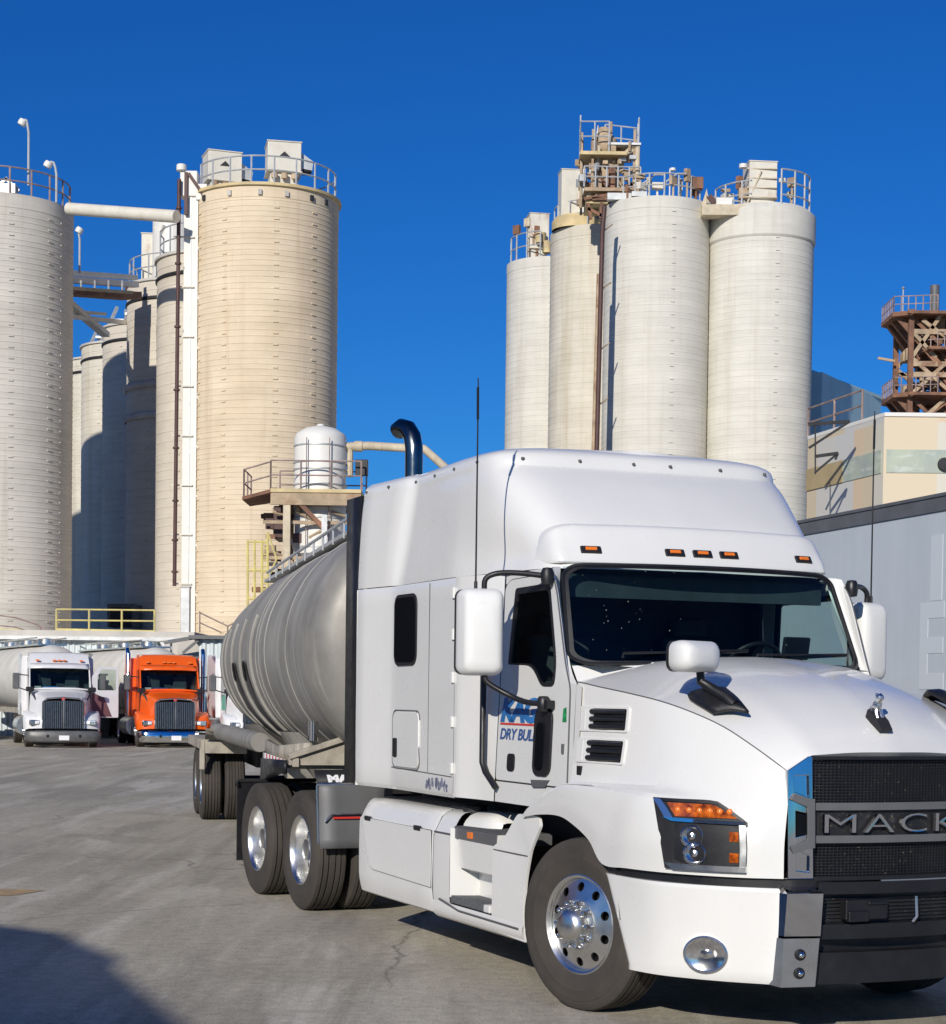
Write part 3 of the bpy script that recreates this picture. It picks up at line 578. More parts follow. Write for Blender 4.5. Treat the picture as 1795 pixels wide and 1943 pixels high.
# ---- headlights
def surf_fr(r, z):                          # forward position of the fender face at radius r, height z
    h = HB.ray_cast(Vector((4, -r, z)), Vector((-1, 0, 0)))[0]
    return h.x if h else .7
def headlight(side):
    q = (lambda mb: mb) if side > 0 else (lambda mb: mb.flipped())
    nrm = Vector((.72, -.70, 0))
    def fn(d): return lambda r, z: (surf_fr(r, z)*.4+.6*(surf_fr(r, 1.07)-.10*max(0, z-1.07)**1.2)+d*.72, -(r+d*.70), z)
    out = [(1.155, 1.315), (1.0, 1.316), (.945, 1.312), (.835, 1.205), (.835, .935), (1.13, .935), (1.135, 1.20)]
    def dens2(loop, k=.04):
        o = []
        for i in range(len(loop)):
            a_, b_ = loop[i], loop[(i+1) % len(loop)]; kk = max(1, int(math.hypot(a_[0]-b_[0], a_[1]-b_[1])/k))
            o += [(a_[0]+(b_[0]-a_[0])*t/kk, a_[1]+(b_[1]-a_[1])*t/kk) for t in range(kk)]
        return o
    def band(o1, d, th, m, name, par, holes=()):
        # strip-wise patch that follows the curved fender: cut the outline into vertical strips
        rs = np.linspace(min(p[0] for p in o1), max(p[0] for p in o1), 13)
        mb = MB(); lo = []; hi = []
        for r in rs:
            zs = []
            for i in range(len(o1)):
                (r0, z0), (r1, z1) = o1[i], o1[(i+1) % len(o1)]
                if abs(r1-r0) < 1e-9: continue
                t = (r-r0)/(r1-r0)
                if -1e-6 <= t <= 1+1e-6: zs.append(z0+(z1-z0)*t)
            lo.append(min(zs)); hi.append(max(zs))
        f_ = fn(d); g_ = fn(d+th)
        mb.grid([[g_(r, l+(h-l)*t) for t in (0, .5, 1)] for r, l, h in zip(rs, lo, hi)])
        mb.grid([[f_(r, l), g_(r, l)] for r, l in zip(rs, lo)]); mb.grid([[f_(r, h), g_(r, h)] for r, h in zip(rs, hi)])
        mb.grid([[f_(rs[0], l), g_(rs[0], l)] for l in (lo[0], hi[0])]); mb.grid([[f_(rs[-1], l), g_(rs[-1], l)] for l in (lo[-1], hi[-1])])
        return part(q(mb), name, m, par, merge=.0005)
    hl = band(out, -.02, .034, 'steel_dark', 'headlight', TR)
    band([(1.155, 1.318), (.945, 1.315), (.83, 1.203), (.83, 1.185), (.94, 1.298), (1.15, 1.302)], .0, .022, 'black', 'top_trim', hl)
    band([(1.118, 1.295), (.955, 1.293), (.865, 1.222), (1.11, 1.222)], 0, .020, 'amber', 'turn_signal', hl)
    for k in range(6):
        r_ = 1.085-.038*k; b_ = fn(.021)(r_, 1.258); mm = Matrix.Translation(b_) @ Vector((.80, -.60, 0)).to_track_quat('Z', 'Y').to_matrix().to_4x4()
        part(q(MB().lathe([(.017, -.004), (.015, .004), (.008, .008), (0, .009)], 12, mm)), 'lamp_cell', 'ambermark', hl)
    band([(1.135, 1.215), (.835, 1.208), (.835, 1.188), (1.132, 1.196)], 0, .028, 'chrome', 'chrome_bar', hl)
    band([(1.155, 1.313), (1.135, 1.313), (1.105, 1.215), (1.128, 1.205)], 0, .024, 'navy', 'side_trim', hl)
    band([(.862, 1.188), (.835, 1.190), (.835, .935), (.862, .935)], 0, .027, 'alu', 'chrome_edge', hl)
    band([(1.13, .965), (.835, .965), (.835, .935), (1.128, .935)], 0, .028, 'alu', 'chrome_edge', hl)
    band([(1.10, 1.185), (.875, 1.18), (.866, 1.165), (.866, .975), (.90, .968), (1.07, .968), (1.10, .99)], 0, .018, 'black', 'lamp_well', hl)
    for rc, zc, rr in ((1.045, 1.118, .062), (1.035, 1.025, .062)):
        b_ = fn(.004)(rc, zc); n_ = Vector((.80, -.60, 0)); mm = Matrix.Translation(b_) @ n_.to_track_quat('Z', 'Y').to_matrix().to_4x4()
        pr = MB().lathe([(rr, 0), (rr, .03), (rr*.93, .034), (rr*.86, .022), (rr*.55, .008), (.02, .004), (.018, .022), (0, .026)], 24, mm)
        part(q(pr), 'projector', 'lampglass', hl)
    for zc in (1.125, 1.012):
        band([(.905, zc+.026), (.868, zc+.024), (.868, zc-.026), (.905, zc-.026)], 0, .022, 'amber', 'side_reflector', hl)
    return hl
headlight(1); headlight(-1)
# ---- bumper
def bump_col(fb, rb, ft, rt, zt=.852, zb=.33):
    zs = (zb, .36, .45, .62, .80, .838, .852); o = []
    for z in zs:
        t = (z-zb)/(zt-zb); o.append((fb+(ft-fb)*t-(.02 if z == zs[0] else 0)-(.012 if z == zs[-1] else 0), rb+(rt-rb)*t, z))
    return o
bc = [bump_col(.60, 1.16, .345, 1.19), bump_col(.66, 1.165, .42, 1.20), bump_col(.86, 1.11, .80, 1.165), bump_col(1.04, 1.0, 1.03, 1.06), bump_col(1.20, .87, 1.215, .91), bump_col(1.31, .755, 1.335, .775), bump_col(1.375, .685, 1.40, .685)]
G = surf(ry(bc), 5, [1, 2, 2, 3, 2, 1], (), (1, 5))
mb = MB().grid(G); mb.grid([G[0], G[0]+[0.05, .05, 0]]); mb.grid([G[:, 0], G[:, 0]+[-.05, .05, .02]]); mb.grid([G[:, -1], G[:, -1]+[-.05, .05, -.0]])
BB = BVHTree.FromPolygons([Vector(v) for v in mb.v], mb.f); bumper = part(mb, 'bumper', 'white', merge=.0005); part(mb.flipped(), 'bumper', 'white', merge=.0005)
for s_ in (1, -1):
    q = (lambda mb: mb) if s_ > 0 else (lambda mb: mb.flipped())
    up_ = MB().grid(surf(ry([[(1.36, .69, .60), (1.385, .69, .83), (1.33, .68, .872)], [(1.43, .675, .60), (1.455, .675, .83), (1.36, .66, .875)], [(1.475, .475, .60), (1.495, .475, .83), (1.40, .475, .875)], [(1.42, .46, .60), (1.44, .46, .83), (1.36, .46, .875)]]), 2, [1, 1], (1, 2), (1,)))
    part(q(up_), 'bumper_end_cap', 'chrome', bumper, smooth=20)
    lo_ = MB().grid(surf(ry([[(1.34, .705, .33), (1.36, .695, .588)], [(1.425, .685, .325), (1.435, .68, .588)], [(1.455, .49, .325), (1.475, .48, .588)], [(1.40, .475, .325), (1.42, .465, .588)]]), 2, 1, (1, 2)))
    lo_b = part(q(lo_), 'bumper_end_cap', 'alu', bumper, smooth=20)
    for z in (.50, .40):
        part(q(MB().lathe([(.032, 0), (.03, .008), (.02, .012), (0, .012)], 12, Matrix.Translation((1.447+(z-.4)*.06, -.585, z)) @ Matrix.Rotation(PI/2, 4, 'Y'))), 'tow_socket', 'black', lo_b)
        part(q(MB().lathe([(.019, 0), (.017, .014), (.009, .022), (0, .024)], 10, Matrix.Translation((1.449+(z-.4)*.06, -.585, z)) @ Matrix.Rotation(PI/2, 4, 'Y'))), 'bolt', 'chrome', lo_b)
    c = Vector((BB.ray_cast(Vector((4, -.965, .475)), Vector((-1, 0, 0)))[0].x+.012, -.965-.008, .475)); n_ = Vector((.74, -.66, -.06)).normalized(); mm = Matrix.Translation(c-n_*.016) @ n_.to_track_quat('Z', 'Y').to_matrix().to_4x4()
    mm = mm @ Matrix.Diagonal((.92, .76, .8, 1)); fgl = part(q(MB().lathe([(.135, -.02), (.135, .028), (.125, .036), (.115, .028)], 36, mm)), 'fog_lamp', 'alu', bumper)
    part(q(MB().lathe([(.117, .028), (.10, .022), (.06, .012), (.035, .010), (.03, .03), (0, .034)], 36, mm)), 'reflector', 'lampglass', fgl)
# ---- grille
gpl = lambda r: 1.475-.10*abs(r/.5)**2.2*.55
def gstrip(z0, z1, d, r0=-.515, r1=.515, n=16, th=.03):
    rs = np.linspace(r0, r1, n); mb = MB()
    A_ = [[(gpl(r)+d, -r, z) for z in (z0, z1)] for r in rs]; B_ = [[(gpl(r)+d-th, -r, z) for z in (z0, z1)] for r in rs]
    mb.grid(A_); mb.grid([[a_[0], b_[0]] for a_, b_ in zip(A_, B_)]); mb.grid([[a_[1], b_[1]] for a_, b_ in zip(A_, B_)]); return mb
grille = part(gstrip(.90, 1.56, -.075), 'grille', 'black')
M['mesh'] = mat('grille mesh with road grime', (.02, .02, .022), .5, .2, .3, 5, streak=.9, streak_col=(.34, .29, .20), sscale=(46, 46, 46), streak_thr=.60)
mesh = MB()
for z in np.arange(.92, 1.555, .016): mesh.add(*(lambda g: (g.v, g.f))(gstrip(z, z+.006, -.045, n=14, th=.006)))
for r in np.arange(-.505, .51, .022): mesh.beam((gpl(r)-.05, -r, .905), (gpl(r)-.05, -r, 1.55), .006)
part(mesh, 'grille_mesh', 'mesh', grille, smooth=0)
for z0, z1, d in ((1.272, 1.312, .0), (1.095, 1.135, .0), (.893, .915, .0), (1.545, 1.562, -.012)): part(gstrip(z0, z1, d), 'grille_bar', 'greyguard' if z0 in (1.272, 1.095) else 'black', grille, bevel=.004)
part(gstrip(1.135, 1.272, -.03), 'name_backing', 'mesh', grille)
tm = text_mb('MACK', .148, .022, None, 2.0, 0, 'CENTER', -.0015, 1.15)
tv = np.array(tm.v); tm.v = [(gpl(x)+.002+z, x-.02, 1.151+y) for x, y, z in tm.v]
part(tm, 'name_lettering', 'chrome', grille, smooth=0, bevel=.003)
for s_ in (1, -1):
    q = (lambda mb: mb) if s_ > 0 else (lambda mb: mb.flipped())
    def fn2(d): return lambda r, z: (np.interp(r, [.50, .645], [gpl(.5)+.012, 1.405])+d+.008-.095*max(0, z-1.0)**2, -r, z)
    h1 = [(.527, 1.46), (.61, 1.455), (.61, 1.372), (.527, 1.342)]; h2 = [(.535, 1.255), (.605, 1.27), (.605, 1.13), (.535, 1.145)]; h3 = [(.527, 1.03), (.60, 1.06), (.60, .95), (.527, .94)]
    tr_ = part(q(MB().poly([(.503, 1.562), (.525, 1.562), (.645, 1.485), (.645, .905), (.503, .905)], [h1, h2, h3], fn2(0), .03, (-1, 0, 0))), 'grille_side_trim', 'chrome', grille, bevel=.004)
    for h in (h1, h3): part(q(MB().poly(h, (), fn2(-.028))), 'trim_pocket', 'chrome', tr_)
    part(q(MB().poly([(.503, 1.335), (.53, 1.335), (.62, 1.365), (.64, 1.33), (.545, 1.29), (.545, 1.115), (.64, 1.075), (.62, 1.04), (.53, 1.07), (.503, 1.07)], (), fn2(.002), .012, (1, 0, 0))), 'bar_end_bracket', 'greyguard', tr_, bevel=.003)
    part(q(MB().poly(h2, (), fn2(-.028))), 'trim_pocket', 'darkglass', tr_)
# black centre of the bumper with lower grille and tow hooks
ctr = MB()
for z0, z1, d in ((.82, .885, .015), (.575, .655, .0), (.33, .50, -.02)): g = gstrip(z0, z1, d, -.47, .47, 12, .12); ctr.add(g.v, g.f)
cb = part(ctr, 'bumper_centre', 'black', bumper, bevel=.008)
part(gstrip(.33, .89, -.13, -.48, .48, 8, .03), 'backing', 'black', cb)
g = gstrip(.655, .82, -.06, -.47, .47, 12, .01); part(g, 'lower_mesh', 'mesh', cb)
ex = MB()
for z in np.arange(.665, .82, .02): g = gstrip(z, z+.007, -.045, -.47, .47, 10, .006); ex.add(g.v, g.f)
part(ex, 'mesh_wires', 'mesh', cb, smooth=0)
bx = MB().cbox((1.46, -.19, .735), (.06, .27, .11)).cbox((1.48, -.25, .70), (.05, .13, .06)).cbox((1.49, -.13, .77), (.03, .12, .02))
part(bx, 'radar_sensor', 'black', cb, bevel=.008)
part(MB().tube(ry([(1.50, -.12, .80), (1.51, -.12, .69), (1.50, -.10, .66)]), .008, 6), 'plate_bracket', 'alu', cb)
part(gstrip(.886, .893, .01, -.45, .10, 10, .03), 'trim_strip', 'alu', cb)
# ---- door mirrors with their arms and radio aerials
def mirror(side):
    q = (lambda mb: mb) if side > 0 else (lambda mb: mb.flipped())
    mo = empty('door_mirror', (0, 0, 0), 0, TR); cx, f0 = 1.455, -.93
    rings = []
    for f, wx, z0, z1, r in ((-1.02, .118, 2.00, 2.535, .05), (-.97, .128, 1.99, 2.54, .055), (-.90, .126, 1.995, 2.535, .055), (-.855, .108, 2.02, 2.505, .05), (-.835, .075, 2.07, 2.44, .04)):
        rings.append([(f-a_*.28, cx+a_+(.012 if f > -.88 else 0), b_) for a_, b_ in rrect(-wx, wx, z0, z1, r, 4)])
    R_ = ry(rings); R_ = np.concatenate([R_, R_[:, :1]], 1); mb = MB().grid(spl(R_, 3)); n_ = R_.shape[1]
    mb.f.append(tuple(len(mb.v)-n_+i for i in range(n_-1)))
    h = part(q(mb), 'housing', 'white2', mo, merge=.0005, smooth=45)
    part(q(MB().poly(rrect(-.122, .122, 1.995, 2.538, .05), (), lambda a_, b_: (-1.02-a_*.28, -(cx+a_), b_), .02, (-1, 0, 0))), 'bezel', 'black', h)
    part(q(MB().poly(rrect(-.11, .11, 2.02, 2.52, .04), (), lambda a_, b_: (-1.042-a_*.28, -(cx+a_), b_))), 'mirror_glass', 'chrome', h)
    0 and part(q(MB().tube(ry([(-.822, cx+.10, 2.19), (-.822, cx-.0, 2.19), (-.828, cx-.05, 2.19)]), .004, 5)), 'moulding_line', 'white2', h)
    0 and part(q(MB().tube(ry([(-.815, cx-.075, 2.345), (-.817, cx+.01, 2.31), (-.82, cx+.06, 2.29)]), .004, 5)), 'moulding_line', 'white2', h)
    part(q(MB().tube(spl(ry([(-.93, cx-.02, 2.52), (-.92, cx-.025, 2.60), (-.88, cx-.09, 2.635), (-.78, cx-.2, 2.635), (-.66, 1.13, 2.615)]), 4), .018, 10)), 'upper_arm', 'black', mo)
    part(q(MB().tube(spl(ry([(-.93, cx-.03, 2.0), (-.92, cx-.05, 1.945), (-.84, cx-.17, 1.865), (-.72, 1.22, 1.825), (-.60, 1.15, 1.82)]), 4), .018, 10)), 'lower_arm', 'black', mo)
    part(q(MB().lathe([(.0, -.055), (.036, -.05), (.042, -.02), (.042, .03), (.03, .055), (0, .06)], 14, Matrix.Translation((-.655, -1.125, 2.61)))), 'pivot', 'black', mo)
    part(q(MB().lathe([(.0, -.05), (.034, -.045), (.042, -.01), (.04, .035), (.028, .05), (0, .052)], 14, Matrix.Translation((-.60, -1.165, 1.815))).cbox((-.56, -1.155, 1.815), (.09, .05, .05))), 'pivot', 'black', mo)
    ae = part(q(MB().tube([(-.95, -(cx+.03), 2.52), (-.95, -(cx+.03), 3.80), (-.95, -(cx+.032), 3.86)], [.0065, .005, .004], 6).lathe([(.012, 0), (.012, .05), (.006, .06)], 8, Matrix.Translation((-.95, -(cx+.03), 2.53)))), 'aerial', 'steel_dark', mo)
    part(q(MB().tube([(-.95, -(cx+.03), 3.60), (-.95, -(cx+.032), 3.80)], .009, 6)), 'aerial_tip', 'black', ae)
    return mo
mirror(1); mirror(-1)
# ---- side fairings with tank, toolbox door, two steps
def skirt(side):
    q = (lambda mb: mb) if side > 0 else (lambda mb: mb.flipped())
    sk = empty('side_fairing', (0, 0, 0), 0, TR)
    def sect(f, top=1.06, dr=0): return [(f, .70, top+.0), (f, 1.02, top), (f, 1.105+dr, top-.012), (f, 1.15+dr, top-.055), (f, 1.20+dr, top-.15), (f, 1.215+dr, .86), (f, 1.218+dr, .55), (f, 1.212+dr, .42), (f, 1.19+dr, .33), (f, 1.10, .30), (f, .8, .30)]
    S_ = [sect(-3.93, 1.02, -.05), sect(-3.90, 1.05, -.01), sect(-3.86, 1.06, 0), sect(-2.35, 1.06), sect(-2.315, 1.055, -.006)]
    mb = MB().grid(surf(ry(S_), [1, 2, 6, 2], [1, 2, 2, 2, 2, 2, 2, 2, 2, 1], (2, 3), (1, 4, 8)))
    e = ry(sect(-3.93, 1.02, -.05)); mb.v += [tuple(p) for p in e]; mb.f.append(tuple(range(len(mb.v)-len(e), len(mb.v))))
    body = part(q(mb), 'tank_fairing', 'white', sk, merge=.0005, smooth=30)
    dpan = rpoly([(-3.80, .905), (-3.63, .52), (-2.335, .50), (-2.335, .905)], [.06, .10, .0, .0])
    part(q(MB().poly(dpan, (), lambda x, z: (x, -(1.2135), z), .009, (0, -1, 0))), 'toolbox_door', 'white', body, bevel=.006)
    part(q(MB().tube([(x, -1.217, z) for x, z in dpan], .0045, 5, closed=True)), 'panel_gap', 'seam', body)
    for f in (-3.66, -2.60): part(q(MB().cbox((f, -1.222, .905), (.12, .02, .034))), 'latch', 'black', body, bevel=.004)
    # forward section: short tank end, then the step well
    S_ = [sect(-2.295, 1.055, -.004), sect(-2.27, 1.06, 0), sect(-2.02, 1.06), sect(-1.985, 1.06)]
    mb = MB().grid(surf(ry(S_), [2, 3, 1], [1, 2, 2, 2, 2, 2, 2, 2, 2, 1], (2,), (1, 4, 8)))
    st = part(q(mb), 'step_fairing', 'white', sk, merge=.0005, smooth=30)
    part(q(MB().tube(ry([(-2.305, 1.06, 1.05), (-2.305, 1.14, 1.0), (-2.305, 1.20, .88), (-2.305, 1.208, .5), (-2.305, 1.19, .35)]), .012, 6)), 'panel_gap', 'seam', sk)
    part(q(MB().tube(ry([(-2.28, 1.217, .905), (-1.99, 1.217, .905)]), .006, 5)), 'panel_gap', 'seam', st)
    # well: side wall, upper tread, back walls, lower tread, forward panel with the arch edge
    wl = MB()
    wl.grid(ry([[(-1.985, 1.215, .95), (-1.985, 1.215, .47)], [(-1.93, 1.06, .93), (-1.93, 1.06, .47)], [(-1.92, 1.0, .92), (-1.92, 1.0, .47)]]))
    wl.grid(surf(ry([[(f, 1.18, .875), (f, 1.165, .68), (f, 1.10, .655), (f, 1.03, .64), (f, 1.015, .55), (f, 1.02, .475)] for f in (-1.93, -1.25)]), 2, [2, 1, 1, 1, 1], (), (1, 2, 3)))
    wl.grid(ry([[(-1.25, 1.18, .95), (-1.25, 1.212, .60), (-1.25, 1.215, .42)], [(-1.25, 1.0, .95), (-1.25, 1.0, .60), (-1.25, 1.0, .42)]]))
    part(q(wl), 'step_well', 'white', st, smooth=25, recalc=False)
    part(q(MB().box(-2.0, -1.255, -1.185, -.78, .875, .955)), 'upper_step', 'greyguard', st, bevel=.006)
    part(q(MB().box(-1.99, -1.265, -1.18, -.86, .957, .962)), 'step_grip', 'grit', st)
    part(q(MB().cbox((-1.70, -1.188, .917), (.085, .01, .045))), 'side_marker', 'ambermark', st, bevel=.003)
    part(q(MB().box(-2.16, -1.33, -1.200, -1.0, .425, .478)), 'lower_step', 'white', st, bevel=.01)
    part(q(MB().box(-2.13, -1.42, -1.205, -1.01, .43, .482)), 'step_grip', 'grit', st, bevel=.003)
    lowb = MB().grid(surf(ry([[(f, 1.217, .425), (f, 1.225, .40), (f, 1.214, .33), (f, 1.17, .30), (f, .9, .30)] for f in (-2.28, -1.5, -.74)]), 3, 2, (), (1, 3)))
    part(q(lowb), 'lower_sill', 'white', st)
    part(q(MB().tube(ry([(-2.16, 1.222, .44), (-1.8, 1.224, .395), (-.80, 1.224, .39)]), .008, 5)), 'panel_gap', 'seam', st)
    fp = rpoly([(-1.255, .33), (-1.255, .875), (-1.08, .95), (-.92, 1.115), (-.60, 1.115), (-.56, 1.06), (-.66, .90), (-.735, .70), (-.755, .50), (-.74, .40), (-.70, .315)], [.0, 0, .04, .04, .02, .02, .06, .1, .1, .1, .02])
    fpo = part(q(MB().poly(fp, (), lambda x, z: (x, -(1.196+(.018 if z < .9 else .018-.12*(z-.9))), z), .02, (0, 1, 0))), 'arch_panel', 'white', st, bevel=.007)
    part(q(MB().tube(ry([(-1.24, 1.212, .86), (-.70, 1.212, .86)]), .005, 5)), 'panel_gap', 'seam', fpo)
    part(q(MB().lathe([(.085, -.02), (.085, .03), (.075, .038), (0, .04)], 20, Matrix.Translation((-2.06, -1.0, 1.062)))), 'fuel_cap', 'steel_dark', st)
    part(q(MB().grid(surf(ry([[(-1.985, .7, 1.06), (-1.985, 1.0, 1.06), (-1.985, 1.10, 1.0), (-1.985, 1.12, .95)], [(-1.70, .7, 1.06), (-1.70, .98, 1.06), (-1.70, 1.05, 1.0), (-1.70, 1.06, .95)], [(-1.62, .7, 1.0), (-1.62, .95, 1.0), (-1.62, .98, .98), (-1.62, .99, .95)]]), 3, 2))), 'tank_end', 'white', st)
    return sk
skirt(1); skirt(-1)
# ---- chassis, guards, exhaust, wheels
ch = MB()
for y in (.43, -.43): ch.box(-7.6, .9, y-.045, y+.045, .72, .98)
ch.box(-3.9, -.2, -.68, .68, .55, 1.14).box(-7.55, -7.45, -.5, .5, .7, .98).box(-5.0, -4.9, -.43, .43, .72, .95)
part(ch, 'chassis_frame', 'steel_dark')
fw = MB().lathe([(.0, .0), (.46, 0), (.47, .05), (.3, .09), (0, .09)], 28, Matrix.Translation((-6.0, 0, 1.08))).box(-6.3, -5.6, -.42, .42, .98, 1.08)
part(fw, 'fifth_wheel', 'steel_dark')
def guard(side):
    q = (lambda mb: mb) if side > 0 else (lambda mb: mb.flipped())
    g = MB().grid(surf(ry([[(-4.80, r, .575), (-4.83, r, .80), (-4.86, r, 1.045), (-4.88, r, 1.10)] for r in (1.235, .9, .58)]), 2, 3))
    gd = part(q(g), 'quarter_guard', 'greyguard', solid=.012)
    part(q(MB().grid(surf(ry([[(-4.875, r, 1.065), (-4.885, r, 1.115)] for r in (1.24, .58)]), 2, 2))), 'mounting_strip', 'alu', gd, solid=.014)
    fl = part(q(MB().grid(surf(ry([[(-4.885, r, 1.115), (-4.98, r, 1.215)] for r in (1.235, .58)]), 3, 2))), 'guard_flap', 'steel_dark', gd, solid=.012)
    part(q(MB().tube(ry([(-4.81, 1.24, .62), (-4.86, 1.242, 1.10)]), .012, 6)), 'edge_trim', 'alu', gd)
    part(q(MB().tube(ry([(-4.79, 1.20, .80), (-4.795, 1.14, .86), (-4.80, .62, .865)]), .008, 6)), 'rod', 'alu', gd)
    part(q(MB().grid(ry([[(-4.80, 1.13, .845), (-4.80, .62, .85)], [(-4.80, 1.13, .825), (-4.80, .62, .83)]])), 'red_strip', 'red', gd)if False else q(MB().box(-4.806, -4.796, -1.12, -.62, .822, .838)), 'reflective_strip', 'red', gd)
    if side > 0:
        tm = text_mb('MACK', .085, .003, lambda x, y, z: (-4.893-.068*(y/.095)*1.0+z+.012, -1.14+x, 1.128+y*.86), 1.5, 0, 'LEFT', .006)
        part(tm, 'lettering', 'whitetext', fl)
    mf = part(q(MB().box(-7.36, -7.34, -1.23, -.60, .26, 1.0)), 'mud_flap', 'black')
    part(q(MB().tube(ry([(-7.30, 1.25, .98), (-7.34, 1.22, 1.02), (-7.34, .45, 1.02)]), .02, 8)), 'flap_hanger', 'steel_dark', mf)
guard(1); guard(-1)
part(MB().tube(ry([(-4.12, .70, 1.2), (-4.12, .70, 3.74), (-4.125, .70, 3.84), (-4.15, .705, 3.93), (-4.21, .72, 3.995), (-4.30, .74, 4.02), (-4.36, .75, 4.00)]), [.072]*7, 18, caps=False), 'exhaust_stack', 'stack')
make_wheel('front_wheel', TR, (-.03, -1.075, .515), 'steer', rad(16), tyres=(0,))
make_wheel('front_wheel', TR, (-.03, 1.075, .515), 'steer', rad(16), side=-1, tyres=(0,))
for f in (-5.418, -6.738):
    make_wheel('drive_wheel', TR, (f, -1.085, .515), 'drive', 0, tyres=(0, .335))
    make_wheel('drive_wheel', TR, (f, 1.085, .515), 'drive', 0, tyres=(0, .335), side=-1)
    part(MB().tube(ry([(f, 1.0, .515), (f, .3, .515), (f, .2, .515), (f, -.2, .515), (f, -.3, .515), (f, -1.0, .515)]), [.08, .09, .2, .2, .09, .08], 12), 'drive_axle', 'steel_dark')
part(MB().tube(ry([(0, .8, .45), (0, -.8, .45)]), .06, 10), 'front_axle', 'steel_dark')
# ------------------------------------------------------------------ pixel -> world helper (real distances, used to set things where they stand)
def at(px, py, Y):
    a, b = px-897.5, py-1434.15; c, s = math.cos(ROLL), math.sin(ROLL); u, v = (c*a+s*b)/FPX, (-s*a+c*b)/FPX
    cp, sp = math.cos(PITCH), math.sin(PITCH); dx, dy, dz = u, cp-v*sp, -sp-v*cp
    return Vector((dx*Y/dy, Y, CAM_H+dz*Y/dy))
# ------------------------------------------------------------------ ground
def ground_mat():
    m = bpy.data.materials.new('dusty worn paving'); m.use_nodes = True; n = m.node_tree.nodes; L = m.node_tree.links; b = n['Principled BSDF']
    tc = n.new('ShaderNodeTexCoord')
    def mapn(scale, rot=0):
        mp = n.new('ShaderNodeMapping'); mp.inputs['Scale'].default_value = scale; mp.inputs['Rotation'].default_value = (0, 0, rot); L.new(tc.outputs['Object'], mp.inputs[0]); return mp.outputs[0]
    def noise(vec, sc, det=6, r=.6, dist=0):
        t = n.new('ShaderNodeTexNoise'); t.inputs['Scale'].default_value = sc; t.inputs['Detail'].default_value = det; t.inputs['Roughness'].default_value = r; t.inputs['Distortion'].default_value = dist; L.new(vec, t.inputs['Vector']); return t.outputs['Fac']
    def ramp(f, stops):
        r = n.new('ShaderNodeValToRGB'); e = r.color_ramp.elements
        while len(e) < len(stops): e.new(.5)
        for q, (p, c) in zip(e, stops): q.position = p; q.color = (*c, 1)
        L.new(f, r.inputs[0]); return r.outputs[0]
    def mix(f, a, c, mode='MIX'):
        x = n.new('ShaderNodeMix'); x.data_type = 'RGBA'; x.blend_type = mode
        if isinstance(f, float): x.inputs[0].default_value = f
        else: L.new(f, x.inputs[0])
        for k, v in ((6, a), (7, c)):
            if isinstance(v, tuple): x.inputs[k].default_value = (*v, 1)
            else: L.new(v, x.inputs[k])
        return x.outputs[2]
    o = mapn((1, 1, 1))
    base = ramp(noise(o, .22, 9, .62), [(.33, (.415, .378, .305)), (.5, (.485, .445, .362)), (.67, (.57, .525, .43))])
    # long drag marks left by turning wheels, roughly along the yard
    dr = ramp(noise(mapn((1.1, .13, 1), .5), 1.0, 6, .62, .6), [(.48, (0, 0, 0)), (.62, (.72, .72, .72))])
    base = mix(dr, base, (.33, .305, .255))
    dl = ramp(noise(mapn((1.6, .16, 1), .75), 1.0, 6, .62, .5), [(.52, (0, 0, 0)), (.66, (.7, .7, .7))])
    base = mix(dl, base, (.66, .62, .53))
    # patches, spills
    pt = ramp(noise(mapn((.5, .35, 1), .3), .9, 5, .5), [(.58, (0, 0, 0)), (.61, (.6, .6, .6))])
    base = mix(pt, base, (.36, .33, .27))
    # aggregate speckle
    sp = ramp(noise(o, 60, 4, .95), [(.30, (.42, .42, .42)), (.52, (1, 1, 1)), (.72, (1.42, 1.4, 1.34))])
    base = mix(1.0, base, sp, 'MULTIPLY')
    sp2 = ramp(noise(o, 9, 8, .8), [(.3, (.72, .72, .72)), (.7, (1.24, 1.23, 1.2))])
    base = mix(1.0, base, sp2, 'MULTIPLY')
    # cracks
    vo = n.new('ShaderNodeTexVoronoi'); vo.feature = 'DISTANCE_TO_EDGE'; vo.inputs['Scale'].default_value = .17
    ds = n.new('ShaderNodeVectorMath'); ds.operation = 'ADD'; nn_ = n.new('ShaderNodeTexNoise'); nn_.inputs['Scale'].default_value = .9; nn_.inputs['Detail'].default_value = 8; L.new(tc.outputs['Object'], nn_.inputs['Vector'])
    L.new(nn_.outputs['Color'], ds.inputs[0]); L.new(o, ds.inputs[1]); L.new(ds.outputs[0], vo.inputs['Vector'])
    ck = ramp(vo.outputs['Distance'], [(.0, (.75, .75, .75)), (.004, (0, 0, 0))]); brk = ramp(noise(o, .5, 3), [(.40, (0, 0, 0)), (.55, (1, 1, 1))])
    ck = mix(1.0, ck, brk, 'MULTIPLY'); base = mix(ck, base, (.15, .138, .12))
    L.new(base, b.inputs['Base Color']); b.inputs['Roughness'].default_value = .92; b.inputs['Specular IOR Level'].default_value = .25
    bp = n.new('ShaderNodeBump'); bp.inputs['Strength'].default_value = .55; bp.inputs['Distance'].default_value = .012
    hs = n.new('ShaderNodeMath'); hs.operation = 'MULTIPLY_ADD'; L.new(noise(o, 70, 4, .75), hs.inputs[0]); hs.inputs[1].default_value = .6; L.new(noise(o, 6, 6, .7), hs.inputs[2])
    L.new(hs.outputs[0], bp.inputs['Height']); L.new(bp.outputs[0], b.inputs['Normal']); return m
M['ground'] = ground_mat()
mb = MB().grid([[(x, y, 0) for x in (-2000, -60, 60, 2000)] for y in (-2000, -40, 150, 3500)]); tag(mb.build('ground', 'ground', smooth=0), kind='structure')
